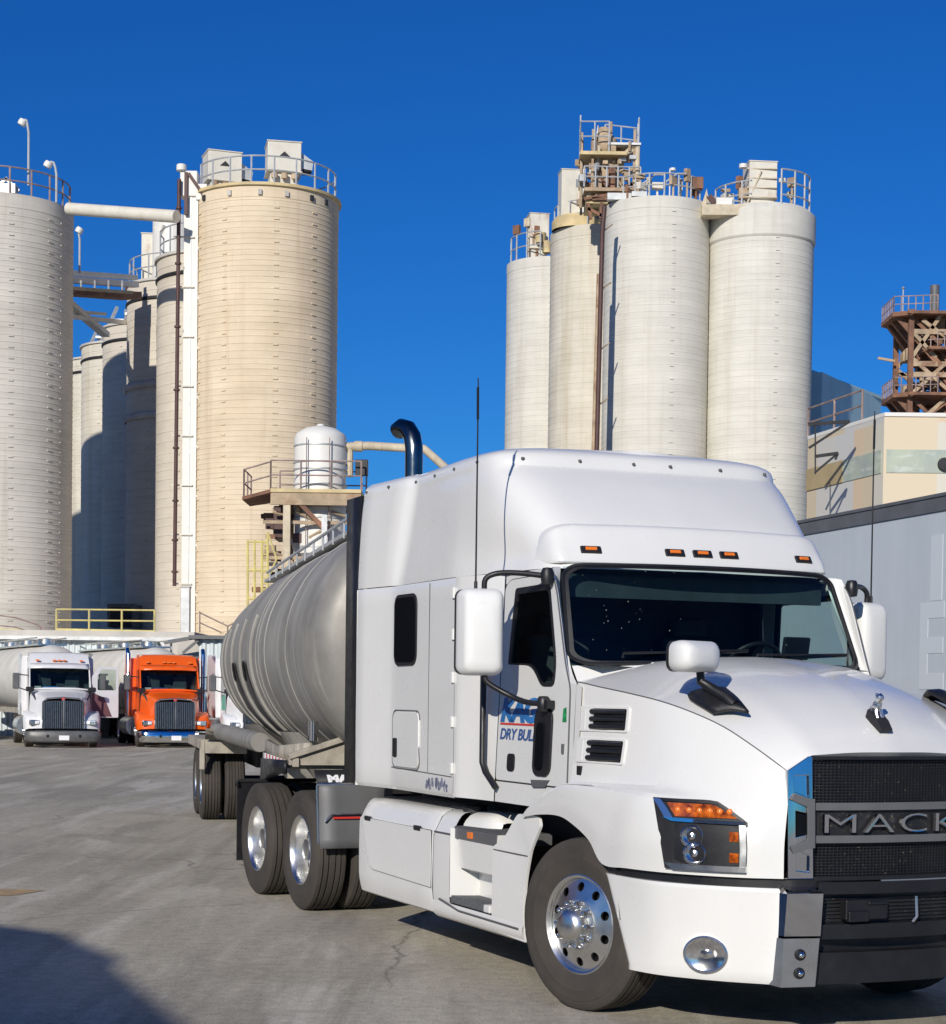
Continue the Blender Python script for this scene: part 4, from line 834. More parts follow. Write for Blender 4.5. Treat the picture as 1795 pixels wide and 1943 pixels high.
M['yellowmark'] = mat('worn orange road paint', (.50, .30, .10), .8, 0, .6, 9, col2=(.28, .24, .19))
c0 = at(-60, 1640, 20); 
def gpt(px, py):
    d = at(px, py, 1)-Vector((0, 0, CAM_H)); return Vector((0, 0, CAM_H))+d*(-CAM_H/d.z)
mk = MB(); q = [gpt(-30, 1686), gpt(88, 1690), gpt(20, 1700), gpt(-30, 1699)]; mk.add([(p.x, p.y, .004) for p in q], [(0, 1, 2, 3)])
tag(mk.build('paint_mark', 'yellowmark', smooth=0), 'worn faded orange paint streak on the paving near the left edge of the yard', 'road marking', kind='structure')
# unseen building added behind the viewer, footprint shaped to throw the yard shadow
M['shed'] = mat('warehouse cladding', (.42, .43, .42), .6, 0, .15, 1)
def prism(pts, z0, z1):
    n_ = len(pts); mb = MB(); mb.add([(x, y, z0) for x, y in pts]+[(x, y, z1) for x, y in pts], [tuple(range(n_))[::-1], tuple(range(n_, 2*n_))]+[(i, (i+1) % n_, n_+(i+1) % n_, n_+i) for i in range(n_)]); return mb
wh = empty('added_building', (-9, -4, 0)); tag(wh, 'pale unseen building added beside the yard to cast its corner shadow on the paving', 'building')
sd = Vector((math.sin(SUN_AZ), math.cos(SUN_AZ), 0))*(6/math.tan(SUN_EL))
sh = [gpt(-400, 1745), gpt(0, 1755), gpt(120, 1771), gpt(158, 1790), gpt(230, 1818), gpt(222, 1838), gpt(350, 1943), gpt(480, 2060), gpt(900, 2600)]
fp = [((p-sd).x+9, (p-sd).y+4) for p in sh]; fp += [(fp[-1][0]-6, fp[-1][1]-4), (fp[0][0]-5, fp[0][1]-9)]
prism(fp, 0, 6).build('wall', 'shed', wh, smooth=0)
prism([(x*.999-.02, y*.999-.02) for x, y in fp], 6.0, 6.003).build('roof', 'greyguard', wh, smooth=0)
bk = empty('added_brick_building', (-37, 37, 0)); tag(bk, 'dark red brick building added out of view to reflect in the sleeper window', 'building')  # added outside the view so the sleeper glass reflects something dark
M['brick'] = mat('dark red brick', (.17, .075, .055), .85, 0, .3, 2, bump=.2)
MB().box(-12, 12, -13, 12, 0, 9.5).build('wall', 'brick', bk, smooth=0); MB().box(-12.2, 12.2, -13.2, 12.2, 9.5, 9.9).build('roof', 'greyguard', bk, smooth=0)
# ------------------------------------------------------------------ dry bulk tank trailer behind the tractor
TF = Vector((math.sin(YAW), -math.cos(YAW), 0)); KP = Vector((1.7408, 11.5595, 0))+TF*-6.0
TAZ = rad(11.8)
TL = empty('tank_trailer', KP, math.atan2(-math.cos(TAZ), math.sin(TAZ)))
tag(TL, 'dusty grey metal dry bulk tank trailer hitched behind the large white tractor', 'trailer')
tp_ = lambda mb, name, m, parent=TL, **k: mb.build(name, m, parent, **k)
def tank_mb(prof, zc, n=56):                 # prof: (x back distance, radius)
    return MB().lathe([(r, b) for b, r in prof], n, Matrix.Translation((0, 0, zc)) @ Matrix.Rotation(-PI/2, 4, 'Y'))
def tank_prof(L0, pts, rings):
    o = []
    for i in range(len(pts)-1):
        (b0, r0), (b1, r1) = pts[i], pts[i+1]; k = max(1, int((b1-b0)/.35))
        o += [(b0+(b1-b0)*t/k, r0+(r1-r0)*t/k) for t in range(k)]
    o.append(pts[-1]); return o
pr = [(-1.35, .0), (-1.34, .5), (-1.31, .86), (-1.22, 1.02), (-1.08, 1.08), (-.95, 1.10)]+tank_prof(0, [(-.9, 1.10), (6.2, 1.10), (9.4, 1.01), (11.2, .86)], 0)+[(11.5, .78), (11.75, .5), (11.8, 0)]
M['slot'] = mat('tank metal with painted shade', (.055, .052, .048), .7, 0, .2, 2)
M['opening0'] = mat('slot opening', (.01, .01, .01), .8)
shell = tp_(tank_mb(pr, 2.30), 'tank_shell', 'dullalu', smooth=40)
def Rt_(b): return float(np.interp(b, [p[0] for p in pr], [p[1] for p in pr]))
for b in (.35, 2.35, 3.0, 3.35):
    tp_(MB().lathe([(Rt_(b)-.005, b-.03), (Rt_(b)+.009, b-.02), (Rt_(b)+.009, b+.02), (Rt_(b)-.005, b+.03)], 56, Matrix.Translation((0, 0, 2.30)) @ Matrix.Rotation(-PI/2, 4, 'Y')), 'weld_ring', 'dullalu', shell)
# saddle ribs wrapping the lower flanks, with dark sheets painted as the shaded slots
def rib(b, wdt, a0, a1, r0, r1):
    mb = MB(); A_ = []
    for i in range(19):
        a = rad(a0+(a1-a0)*i/18); k = i/18
        A_.append([(-(b+db), -math.sin(a)*(Rt_(b)+rr), 2.30-math.cos(a)*(Rt_(b)+rr)) for db, rr in ((-wdt, r0), (-wdt, r1), (wdt, r1), (wdt, r0), (-wdt, r0))])
    mb.grid(A_); return mb
for b in (3.95, 5.35, 6.75, 8.4, 9.6):
    tp_(rib(b, .11, 20, 112, -.02, .03), 'saddle_rib', 'dullalu', bevel=.01)
    tp_(rib(b, .11, -20, -112, -.02, .03), 'saddle_rib', 'dullalu', bevel=.01)
for b in (4.65, 6.1):
    for s_ in (1, -1):
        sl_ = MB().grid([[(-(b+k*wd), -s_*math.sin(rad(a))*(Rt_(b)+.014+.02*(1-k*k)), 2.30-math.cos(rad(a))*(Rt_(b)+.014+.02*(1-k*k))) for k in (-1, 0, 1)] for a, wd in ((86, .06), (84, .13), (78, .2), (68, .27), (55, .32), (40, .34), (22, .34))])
        tp_(sl_, 'slot_shade_sheet', 'slot'); tp_(MB().grid([[(-(b+k*wd), -s_*math.sin(rad(a))*(Rt_(b)+.038), 2.30-math.cos(rad(a))*(Rt_(b)+.038)) for k in (-1, 0, 1)] for a, wd in ((85.5, .05), (83, .12), (77, .13), (74, .05))]), 'slot_opening', 'opening0')
# hoppers
for b in (3.2, 7.6):
    tp_(MB().lathe([(.18, .52), (.2, .62), (.80, 1.34), (.85, 1.45)], 28, Matrix.Translation((-b, 0, 0))), 'hopper', 'dullalu')
tp_(MB().tube([(-2.6, 0, .5), (-10.8, 0, .5)], .07, 10), 'product_pipe', 'dullalu')
# side frame sheet below the shell and front deck
fr = MB()
for s_ in (1, -1):
    fr.add([(.55, -s_*1.0, 1.43), (-1.6, -s_*1.06, 1.34), (-9.8, -s_*.62, 1.34), (-9.8, -s_*.62, 1.16), (-1.4, -s_*1.06, 1.20), (.55, -s_*1.0, 1.26)], [(0, 1, 4, 5), (1, 2, 3, 4)])
fo = tp_(fr, 'frame_rail', 'frame_dirty', solid=.05)
dk = MB().poly([(-1.16, 1.235), (-1.16, 1.30), (-.25, 1.60), (.25, 1.60), (1.16, 1.30), (1.16, 1.235)], (), lambda a_, b_: (.52, a_, b_), .08, (1, 0, 0)).box(-1.9, .52, -1.14, 1.14, 1.20, 1.235)
for y in (-1.1, -.62, -.2, .2, .62, 1.1): dk.box(.60, .63, y-.03, y+.03, 1.22, 1.30+(1.1-abs(y))*.3)
dk.beam((.6, -1.16, 1.31), (.6, -.25, 1.61), .09, .05).beam((.6, 1.16, 1.31), (.6, .25, 1.61), .09, .05)
tp_(dk, 'front_deck', 'frame_dirty', bevel=.008)
for s_ in (1, -1):
    tp_(MB().add([(.60, -s_*1.17, 1.28), (-1.55, -s_*1.17, 1.22), (-1.62, -s_*1.17, 1.0), (-.9, -s_*1.17, 1.05), (.1, -s_*1.17, 1.14), (.60, -s_*1.17, 1.16)], [(0, 1, 2, 3, 4, 5)]), 'side_apron', 'black', solid=.03)
    tape = tp_(MB().box(-1.45, .58, *sorted((-s_*1.172, -s_*1.178)), 1.215, 1.275), 'reflective_tape', 'red')
    for k in range(7): tp_(MB().box(-1.40+k*.29, -1.27+k*.29, *sorted((-s_*1.170, -s_*1.182)), 1.213, 1.277), 'white_block', 'whitetext', tape)
    tp_(MB().beam((-2.95, -s_*.72, 1.25), (-2.95, -s_*.72, .62), .13).beam((-2.95, -s_*.72, .70), (-2.95, -s_*.72, .38), .09).box(-3.1, -2.8, *sorted((-s_*.6, -s_*.85)), .34, .38).beam((-2.95, -s_*.72, .85), (-3.7, -s_*.62, 1.25), .06), 'landing_leg', 'frame_dirty')
    tp_(MB().tube([(-4.2, -s_*.98, 1.31), (-10.6, -s_*.98, 1.29)], .115, 16).tube([(-4.0, -s_*.98, 1.31), (-4.2, -s_*.98, 1.31)], [.108, .118], 16), 'hose_tube', 'dullalu')
    # flat fender over the bogie with a front plate
    tp_(MB().box(-13.0, -10.08, *sorted((-s_*.60, -s_*1.26)), 1.155, 1.18).box(-10.10, -10.06, *sorted((-s_*.60, -s_*1.24)), .98, 1.165).box(-13.0, -10.05, *sorted((-s_*1.25, -s_*1.275)), 1.04, 1.18).box(-10.10, -10.05, *sorted((-s_*1.20, -s_*1.275)), .75, 1.17), 'bogie_fender', 'frame_dirty', bevel=.012)
    tp_(MB().add([(-10.0, -s_*.60, 1.18), (-8.9, -s_*.60, 1.18), (-8.9, -s_*.60, 1.34), (-9.9, -s_*1.2, 1.34), (-10.0, -s_*1.2, 1.2)], [(0, 1, 2), (0, 2, 3, 4)]), 'gusset', 'frame_dirty', solid=.02)
# walkway, rails, manholes and pipe on top
wk = tp_(MB().box(-9.6, -.4, -.42, .42, 3.40, 3.44), 'walkway', 'galv')
for y in (.42, -.42):
    rl = MB().tube([(-.6, y, 3.55), (-9.2, y, 3.52)], .018, 8)
    for b in np.arange(.6, 9.3, .82): rl.tube([(-b, y, 3.38), (-b, y, 3.54)], .012, 6)
    tp_(rl, 'walkway_rail', 'galv', wk)
for b in (2.6, 5.2, 7.8): tp_(MB().lathe([(.30, 3.36), (.30, 3.50), (.26, 3.53), (0, 3.55)], 24, Matrix.Translation((-b, 0, 0))).beam((-b-.28, 0, 3.58), (-b+.28, 0, 3.58), .05), 'manhole', 'galv', wk)

for b in (10.70, 11.98):
    for s_ in (1, -1): make_wheel('trailer_wheel', TL, (-b, -s_*1.085, .515), 'drive', 0, (0, .335), 'alu', (-.085, -.045, 0, .045, .085), side=s_)
    tp_(MB().tube([(-b, -1, .515), (-b, 1, .515)], .075, 10), 'axle', 'steel_dark')
tp_(MB().box(-12.8, -9.6, -.5, -.42, .8, 1.16).box(-12.8, -9.6, .42, .5, .8, 1.16), 'subframe', 'steel_dark')
tp_(MB().tube([(.63, -.95, 1.45), (.63, -.95, 1.62)], .045, 12), 'air_tank', 'chrome')

# ------------------------------------------------------------------ box trailer parked on the right
M['boxside'] = mat('pale blue grey trailer skin', (.555, .605, .635), .45, 0, .06, 1.2, streak=.25, streak_col=(.45, .50, .53), sscale=(4, 4, .12), streak_thr=.48)
M['railgrey'] = mat('trailer top rail', (.16, .165, .175), .5, .3, .2, 3)
M['ghost'] = mat('faded pale lettering', (.62, .67, .69), .5)
a = at(1795, 935, 20.2); b = at(1540, 985, 23.3); dv = (b-a); dv.z = 0; dv.normalize()
BX = empty('box_trailer', (a.x, a.y, 0), math.atan2(dv.y, dv.x)); tag(BX, 'pale blue grey box trailer parked along the right edge beyond the white hood', 'trailer')
zt = 4.10
MB().box(-9, 9, -2.55, 0, 1.15, zt-.19).build('body', 'boxside', BX, smooth=0)
tr_ = MB().box(-9, 9, -2.56, .02, zt-.19, zt-.02).box(-9, 9, -2.57, .035, zt-.035, zt).build('top_rail', 'railgrey', BX, smooth=0)
MB().box(-9, 9, -2.56, .02, 1.05, 1.16).build('bottom_rail', 'railgrey', BX, smooth=0)
sm = MB()
for k in range(0): sm.box(-8.9+k*1.22, -8.885+k*1.22, .0, .004, 1.16, zt-.19)
0 and sm.build('panel_seam', 'boxside', BX, smooth=0)
def boxtext(body, x0, z0, size, sx): return text_mb(body, size, .004, lambda x, y, z: (x0-x, .0025+z, z0+y), sx, 0, 'LEFT', .03).build('faded_lettering', 'ghost', BX, smooth=0)
boxtext('I', .35, 2.98, .95, 1.6); boxtext('E', .55, 2.02, 1.3, .9)
for x in (-7.0, -5.7):
    make_wheel('trailer_wheel', BX, (x, -.2, .515), 'drive', PI, (0,), 'alu')
for y in (-.5, -2.1): MB().beam((5.5, y, 1.1), (5.5, y, .05), .14).build('landing_leg', 'railgrey', BX, smooth=0)

# ------------------------------------------------------------------ parked trucks in the back of the yard
M['w2'] = mat('white parked truck paint', (.76, .76, .76), .3, 0, .06, 3, coat=.3)
M['orange'] = mat('orange truck paint', (.90, .125, .008), .3, 0, .08, 3, coat=.4)
M['trimdark'] = mat('dark windscreen glass', (.012, .018, .03), .05, spec=.6)
M['paleTank'] = mat('pale tank paint', (.66, .64, .58), .5, 0, .15, 1.5)
M['bars'] = mat('grille bars', (.42, .43, .44), .28, 1, .3, 14)
M['bumpgrey'] = mat('dull grey bumper', (.16, .16, .155), .5, .4, .2, 5)
def parked_truck(name, label, X, Y, az, paint, bump, stack=False, opened=False, sleeper_h=3.06):
    t = empty(name, (X, Y, 0), math.atan2(-math.cos(az), math.sin(az))); tag(t, label, 'truck', 'tanker trucks parked in the back row')
    B = lambda mb, n_, m_, parent=t, **k: mb.build(n_, m_, parent, **k)
    # hood loft: grille to cowl; rows from lower side to centre
    P = [[(-.02, .63, .60), (-.02, .63, 1.20), (-.03, .60, 1.46), (-.04, .45, 1.55), (0, 0, 1.57)], [(-.5, .80, .75), (-.48, .80, 1.25), (-.48, .70, 1.55), (-.48, .50, 1.66), (-.48, 0, 1.69)], [(-1.35, 1.0, .9), (-1.35, .98, 1.45), (-1.35, .92, 1.76), (-1.35, .6, 1.86), (-1.35, 0, 1.89)]]
    hd = B(MB().grid(surf(ry(P), 4, 3, (), ())).mirror(), 'hood', paint, merge=.001, smooth=40)
    B(MB().tube([(-.03, -.64, .62), (-.03, -.64, 1.45), (-.02, -.5, 1.56), (.02, 0, 1.60), (-.02, .5, 1.56), (-.03, .64, 1.45), (-.03, .64, .62)], .028, 6), 'grille_surround', 'chrome', hd)
    gr = MB()
    for k in range(21):
        y = -.60+k*.06; gr.box(.0, .035 if k % 10 else .06, y-.012, y+.012, .62, 1.50-.12*abs(y)**2)
    gb = B(MB().box(-.03, .0, -.62, .62, .60, 1.5), 'grille', 'black', hd, smooth=0); B(gr, 'grille_bars', 'bars', gb, smooth=0)
    B(MB().box(.0, .07, -.025, .025, .62, 1.56), 'grille_centre_bar', 'chrome', gb, smooth=0)
    B(MB().lathe([(.06, 0), (.05, .02), (0, .03)], 16, Matrix.Translation((.03, 0, 1.55)) @ Matrix.Rotation(PI/2, 4, 'Y')), 'badge', 'red', hd)
    for s_ in (1, -1):
        F_ = [[(-.10, s_*.60, .62), (-.12, s_*.62, .85), (-.22, s_*.66, 1.02), (-.5, s_*.7, 1.12)], [(-.22, s_*1.05, .60), (-.25, s_*1.06, .85), (-.38, s_*1.06, 1.02), (-.7, s_*1.05, 1.14)], [(-.5, s_*1.2, .58), (-.52, s_*1.21, .85), (-.62, s_*1.2, 1.0), (-.95, s_*1.18, 1.16)], [(-1.35, s_*1.18, .95), (-1.35, s_*1.18, 1.0), (-1.37, s_*1.15, 1.08), (-1.4, s_*1.1, 1.16)]]
        F_ = [[(x, y, z) for x, y, z in r_]+[(r_[-1][0]-.25, r_[-1][1]*.8, r_[-1][2]+.0)] for r_ in F_]
        fd = B(MB().grid(surf(np.array(F_), 4, 3)), 'fender', paint, smooth=45)
        hl = B(MB().cbox((-.155, s_*.87, .80), (.10, .38, .17), rz=-s_*.28), 'headlight', 'lampglass', fd, bevel=.03)
        B(MB().cbox((-.115, s_*.80, .80), (.08, .12, .10), rz=-s_*.28), 'lens', 'whitetext', hl, bevel=.02)
        make_wheel('front_wheel', t, (-1.0, s_*-1.0, .515), 'steer', 0, side=s_)
        # cab mirror and hood mirror
        m_ = B(MB().cbox((-1.62, s_*1.38, 2.12), (.14, .22, .52)), 'door_mirror', 'greyguard', bevel=.04); B(MB().tube([(-1.62, s_*1.3, 2.33), (-1.5, s_*.98, 2.30)], .02, 6).tube([(-1.62, s_*1.3, 1.9), (-1.5, s_*.98, 1.8)], .02, 6), 'mirror_arm', 'black', m_)
        h_ = B(MB().cbox((-.95, s_*.98, 1.86), (.1, .26, .15)), 'hood_mirror', 'black', bevel=.03); B(MB().tube([(-.95, s_*.96, 1.80), (-.75, s_*.80, 1.50)], .025, 6), 'mirror_arm', 'black', h_)
        make_wheel('drive_wheel', t, (-5.6, s_*-1.085, .515), 'drive', 0, (0, .335), side=s_)
        B(MB().tube([(-4.6, s_*1.0, .65), (-2.4, s_*1.0, .65)], .32, 20), 'fuel_tank', 'alu')
        B(MB().cbox((-2.2, s_*1.05, .5), (.7, .2, .3)), 'cab_step', 'black', bevel=.02)
        B(MB().poly([(-1.62, 1.82), (-1.75, 2.55), (-2.3, 2.55), (-2.3, 1.82)], (), lambda a_, b_: (a_, s_*(1.003 if b_ < 2 else 1.003-.0*(b_)), b_)), 'side_window', 'trimdark')
    # cab, windscreen, visor, sleeper
    P = [[(-1.35, 1.0, .95), (-2.5, 1.0, .95)], [(-1.33, 1.0, 1.84), (-2.5, 1.0, 1.84)], [(-1.62, .98, 2.58), (-2.5, .98, 2.6)], [(-1.95, .94, 2.98), (-2.5, .96, 3.0)], [(-2.1, .80, 3.04), (-2.5, .84, sleeper_h)], [(-2.1, 0, 3.07), (-2.5, 0, sleeper_h+.02)]]
    cb_ = B(MB().grid(surf(ry(P), [2, 2, 2, 2, 2], 2, (1, 2))).mirror(), 'cab', paint, merge=.001, smooth=40)
    B(MB().grid(ry([[(-1.33, 1.0, 1.0), (-1.33, 0, 1.0)], [(-1.30, 1.0, 1.84), (-1.28, 0, 1.87)]])).mirror(), 'firewall', 'black', cb_)
    B(MB().grid(ry([[(-1.62, .98, 2.58), (-1.58, .4, 2.6), (-1.57, 0, 2.6)], [(-1.95, .94, 2.98), (-1.92, .4, 3.0), (-1.9, 0, 3.0)], [(-2.1, .8, 3.04), (-2.1, .4, 3.06), (-2.1, 0, 3.07)]])).mirror(), 'roof_front', paint, cb_, merge=.001)
    wsn = B(MB().grid(surf(ry([[(-1.31, .93, 1.87), (-1.24, .5, 1.90), (-1.22, 0, 1.91)], [(-1.60, .90, 2.52), (-1.55, .5, 2.54), (-1.53, 0, 2.54)]]), 2, 3)).mirror(), 'windscreen', 'glass', cb_, merge=.001)
    dsh = B(MB().box(-1.9, -1.42, -.92, .92, 1.2, 1.90).box(-2.38, -2.34, -.98, .98, 1.0, 2.9).box(-2.34, -1.5, -.95, .95, 1.0, 1.1), 'dashboard', 'interior', cb_, smooth=0)
    for y in (.45, -.45): B(MB().cbox((-2.15, y, 1.95), (.14, .46, .8)).cbox((-2.15, y, 2.42), (.1, .26, .16)), 'seat', 'interior', cb_, bevel=.04)
    for y0, y1, c_ in ((-.55, -.05, 'navy' if stack else 'blue'), (.1, .5, 'intgrey'), (-.8, -.6, 'paleTank')): B(MB().cbox((-1.50, (y0+y1)/2, 1.93), (.16, y1-y0, .06)), 'dash_papers', c_, dsh, smooth=0)
    B(MB().tube(ry([(-1.30, .97, 1.85), (-1.22, .5, 1.885), (-1.20, 0, 1.89), (-1.22, -.5, 1.885), (-1.30, -.97, 1.85), (-1.60, -.95, 2.55), (-1.53, 0, 2.57), (-1.60, .95, 2.55)]), .035, 6, closed=True), 'windscreen_frame', paint, wsn)
    vz = B(MB().grid(surf(ry([[(-1.70, .94, 2.70), (-1.60, .5, 2.72), (-1.57, 0, 2.72)], [(-1.52, .94, 2.54), (-1.38, .5, 2.56), (-1.35, 0, 2.56)]]), 2, 3)).mirror(), 'sun_visor', paint, cb_, merge=.001, solid=.02)
    for y in (.7, .16, 0, -.16, -.7): B(MB().cbox((-1.66, y, 2.80), (.08, .12, .05)), 'marker_light', 'ambermark', cb_, bevel=.012)
    P = [[(-2.42, 1.15, 1.0), (-2.45, 1.17, 2.2), (-2.5, 1.15, sleeper_h-.12), (-2.55, 1.05, sleeper_h), (-2.55, 0, sleeper_h+.03)], [(-4.1, 1.17, 1.0), (-4.1, 1.18, 2.2), (-4.1, 1.16, sleeper_h-.1), (-4.1, 1.05, sleeper_h+.02), (-4.1, 0, sleeper_h+.05)]]
    sl_ = MB().grid(surf(ry(P), 2, 3, (), (1,))); sl_.grid(ry([[(-2.42, 1.15, 1.0), (-2.42, .9, 1.0)], [(-2.45, 1.17, 2.2), (-2.45, .9, 2.2)], [(-2.5, 1.15, sleeper_h-.12), (-2.5, .8, sleeper_h-.1)]])); B(sl_.mirror(), 'sleeper_body', paint, merge=.001)
    # bumper with plate
    bp_ = B(MB().grid(surf(ry([[(-.05, 1.2, .5), (.12, 1.05, .54), (.24, .6, .55), (.27, 0, .55)], [(-.02, 1.2, .36), (.16, 1.05, .38), (.28, .6, .38), (.31, 0, .38)], [(-.03, 1.14, .18), (.12, 1.0, .18), (.25, .6, .18), (.28, 0, .18)]]), 3, 4, (1,))).mirror(), 'bumper', bump, merge=.001, solid=.03)
    B(MB().box(.315, .325, -.16, .16, .25, .40), 'number_plate', 'whitetext', bp_, smooth=0)
    for y in (.5, -.5): B(MB().lathe([(.05, 0), (.04, .01), (0, .01)], 12, Matrix.Translation((.285, y, .38)) @ Matrix.Rotation(PI/2, 4, 'Y')), 'tow_socket', 'black', bp_)
    B(MB().box(-6.6, -.2, -.45, .45, .55, 1.0).box(-5.0, -2.4, -.7, .7, .7, 1.0).box(-1.3, -.25, -.85, .85, .5, 1.0), 'chassis_frame', 'steel_dark', smooth=0)
    for s_ in ((1, -1) if stack else ()): B(MB().tube([(-2.35, s_*1.26, 1.0), (-2.35, s_*1.26, 3.1), (-2.5, s_*1.27, 3.25)], [.075, .075, .075], 12), 'exhaust_stack', 'chrome'); 
    if opened:
        d_ = B(MB().poly(rpoly([(0, .95), (0, 2.3), (.25, 2.62), (.95, 2.62), (.95, .95)], .05), [rpoly([(.2, 1.85), (.2, 2.3), (.34, 2.53), (.86, 2.53), (.86, 1.85)], .05)], lambda a_, b_: (-1.5-.25*a_, 1.03+.93*a_, b_), .05, (1, 0, 0)), 'open_door', paint, bevel=.01)
        B(MB().poly(rpoly([(.2, 1.85), (.2, 2.3), (.34, 2.53), (.86, 2.53), (.86, 1.85)], .05), (), lambda a_, b_: (-1.475-.25*a_, 1.03+.93*a_, b_)), 'pane', 'sideglass', d_)
        B(MB().poly([(.0, 1.2), (.0, 1.78), (.45, 1.6), (.72, .98), (.3, .98)], (), lambda a_, b_: (-1.445-.25*a_, 1.03+.93*a_, b_)), 'door_lining', 'maroon', d_)
    return t
M['maroon'] = mat('maroon door trim', (.16, .07, .08), .7)
def parked_tank(name, label, X, Y, az):
    t = empty(name, (X, Y, 0), math.atan2(-math.cos(az), math.sin(az))); tag(t, label, 'trailer', 'tank trailers in the back row')
    B = lambda mb, n_, m_, **k: mb.build(n_, m_, t, **k)
    B(tank_mb([(4.5, 0), (4.52, .7), (4.7, .98), (5.0, 1.12), (9, 1.14), (14, 1.1), (15, .6), (15.05, 0)], 2.25, 36), 'tank_shell', 'paleTank')
    B(MB().box(-14.5, -5, -.5, .5, 3.36, 3.42).tube([(-5.2, .5, 3.62), (-14, .5, 3.62)], .03, 6).tube([(-5.2, -.5, 3.62), (-14, -.5, 3.62)], .03, 6), 'walkway', 'alu', smooth=0)
    for b in (6, 9, 12): B(MB().lathe([(.3, 3.35), (.3, 3.6), (0, 3.64)], 16, Matrix.Translation((-b, 0, 0))), 'manhole', 'alu')
    B(MB().box(-14.5, -4.6, -.55, .55, 1.0, 1.2), 'frame_rail', 'frame_dirty', smooth=0)
    for b in (12.5, 13.8):
        for s_ in (1, -1): make_wheel('trailer_wheel', t, (-b, -s_*1.085, .515), 'drive', 0, (0, .335), side=s_)
    return t
paz = rad(17)
w_ = gpt(120, 1419); o_ = gpt(332, 1419)
parked_truck('parked_truck', 'white parked truck with its driver door open and a grey bumper', w_.x, w_.y, paz, 'w2', 'bumpgrey', opened=True)
parked_truck('parked_truck', 'bright orange parked truck with a chrome bumper', o_.x, o_.y, paz, 'orange', 'chrome', stack=True)
def hitch(p, az2):
    k = (p.x-math.sin(paz)*5.2, p.y+math.cos(paz)*5.2); return k[0]+math.sin(az2)*5.2, k[1]-math.cos(az2)*5.2, az2
parked_tank('parked_tank_trailer', 'pale tank trailer coupled behind the white parked truck', *hitch(w_, rad(25)))
parked_tank('parked_tank_trailer', 'pale tank trailer coupled behind the orange parked truck', *hitch(o_, rad(26)))
t3 = gpt(500, 1424)
t3o = parked_truck('parked_truck', 'white parked truck mostly hidden behind the grey tank trailer', t3.x, t3.y, paz, 'w2', 'bumpgrey')
M['teal'] = mat('teal green stripe', (.05, .42, .30), .4)
MB().box(-2.1, -1.45, -1.012, -1.004, 1.25, 1.75).build('green_stripe', 'teal', t3o, smooth=0)
# ------------------------------------------------------------------ silos
def conc(name, c, c2, streak=.5, sc=(.25, .18, .10), thr=.58): return mat(name, c, .85, 0, .1, .35, streak=streak, streak_col=sc, sscale=(1.6, 1.6, .07), streak_thr=thr, bump=.25, bscale=6, col2=c2, bands=.13)
M['tan'] = conc('tan silo staves', (.76, .635, .46), (.66, .53, .36), .6, (.56, .41, .27), .52)
M['grey1'] = conc('pale grey silo staves', (.66, .625, .55), (.57, .535, .46), .6, (.47, .42, .34), .53)
M['pale'] = conc('pale cream silo staves', (.66, .60, .50), (.57, .51, .42), .4, (.47, .40, .30))
M['white3'] = conc('chalky silo staves', (.70, .675, .595), (.64, .615, .54), .55, (.52, .475, .38), .52)
M['yellowish'] = conc('yellowed silo staves', (.69, .645, .54), (.60, .55, .45), .6, (.50, .42, .28), .5)
M['capgrey'] = conc('weathered cap concrete', (.60, .58, .53), (.50, .485, .44), .6, (.42, .39, .34), .5)
M['rimtan'] = mat('yellow cream rim', (.66, .52, .27), .7, 0, .3, 1, col2=(.45, .36, .2))
M['paint_steel'] = mat('cream painted steel', (.70, .66, .56), .55, 0, .12, 1.2, streak=.7, streak_col=(.36, .18, .08), sscale=(1.5, 1.5, .5), streak_thr=.57)
M['rust'] = mat('rusty steel', (.26, .13, .075), .8, .1, .5, 1.5, col2=(.12, .065, .045))
M['rustlight'] = mat('weathered rusty beige steel', (.50, .38, .25), .8, 0, .4, .9, streak=.9, streak_col=(.20, .09, .05), sscale=(.8, .8, .8), streak_thr=.5)
M['railrust'] = mat('rusty grey rail', (.36, .27, .24), .7, .2, .4, 2)
M['brownpipe'] = mat('dark brown pipe', (.09, .045, .04), .6, .1, .3, 2)
M['yellowrail'] = mat('yellow rail paint', (.68, .58, .18), .6, 0, .25, 2, col2=(.5, .42, .2))
M['whitesteel'] = mat('white vessel paint', (.76, .74, .68), .5, 0, .06, 1, streak=.4, streak_col=(.5, .38, .25), sscale=(2, 2, .2), streak_thr=.62)
M['concrete'] = mat('pale concrete', (.55, .52, .47), .9, 0, .2, .8, bump=.3, bscale=10)
M['opening'] = mat('dark opening', (.03, .03, .035), .8)
def silo(name, label, x, y, R, H, m, hoop=.24, hr=.009, n=72, group=None, lug_az=(), rim=None, z0=0, stave=True):
    o = empty(name, (x, y, z0)); tag(o, label, 'silo', group)
    prof = [(R, 0)]; z = .4
    while z < H-.7:
        prof += [(R, z-.03), (R+hr*1.6, z-.016), (R+hr*1.6, z+.016), (R, z+.03)]; z += hoop*(1 if z > H*.55 else .92)*random.choice((.9, .95, 1, 1, 1.05, 1.1, 1.3))
    prof += [(R, H-.62), (R+.02, H-.6), (R+.02, H)]
    mb = MB().lathe(prof, n)
    for az in lug_az:
        z = .4
        while z < H-.7:
            mb.cbox(((R+.022)*math.cos(az), (R+.022)*math.sin(az), z), (.04, .2, .055), rz=az); z += hoop*(1 if z > H*.55 else .92)*2
    sh = mb.build('shell', m, o, smooth=30)
    MB().lathe([(R+.02, H), (R*.5, H+.25), (0, H+.35)], n).build('roof', 'concrete', o)
    if rim: MB().lathe([(R+.01, H-.14), (R+.13, H-.12), (R+.13, H), (R-.1, H+.02)], n).build('rim', rim, o, smooth=30)
    return o
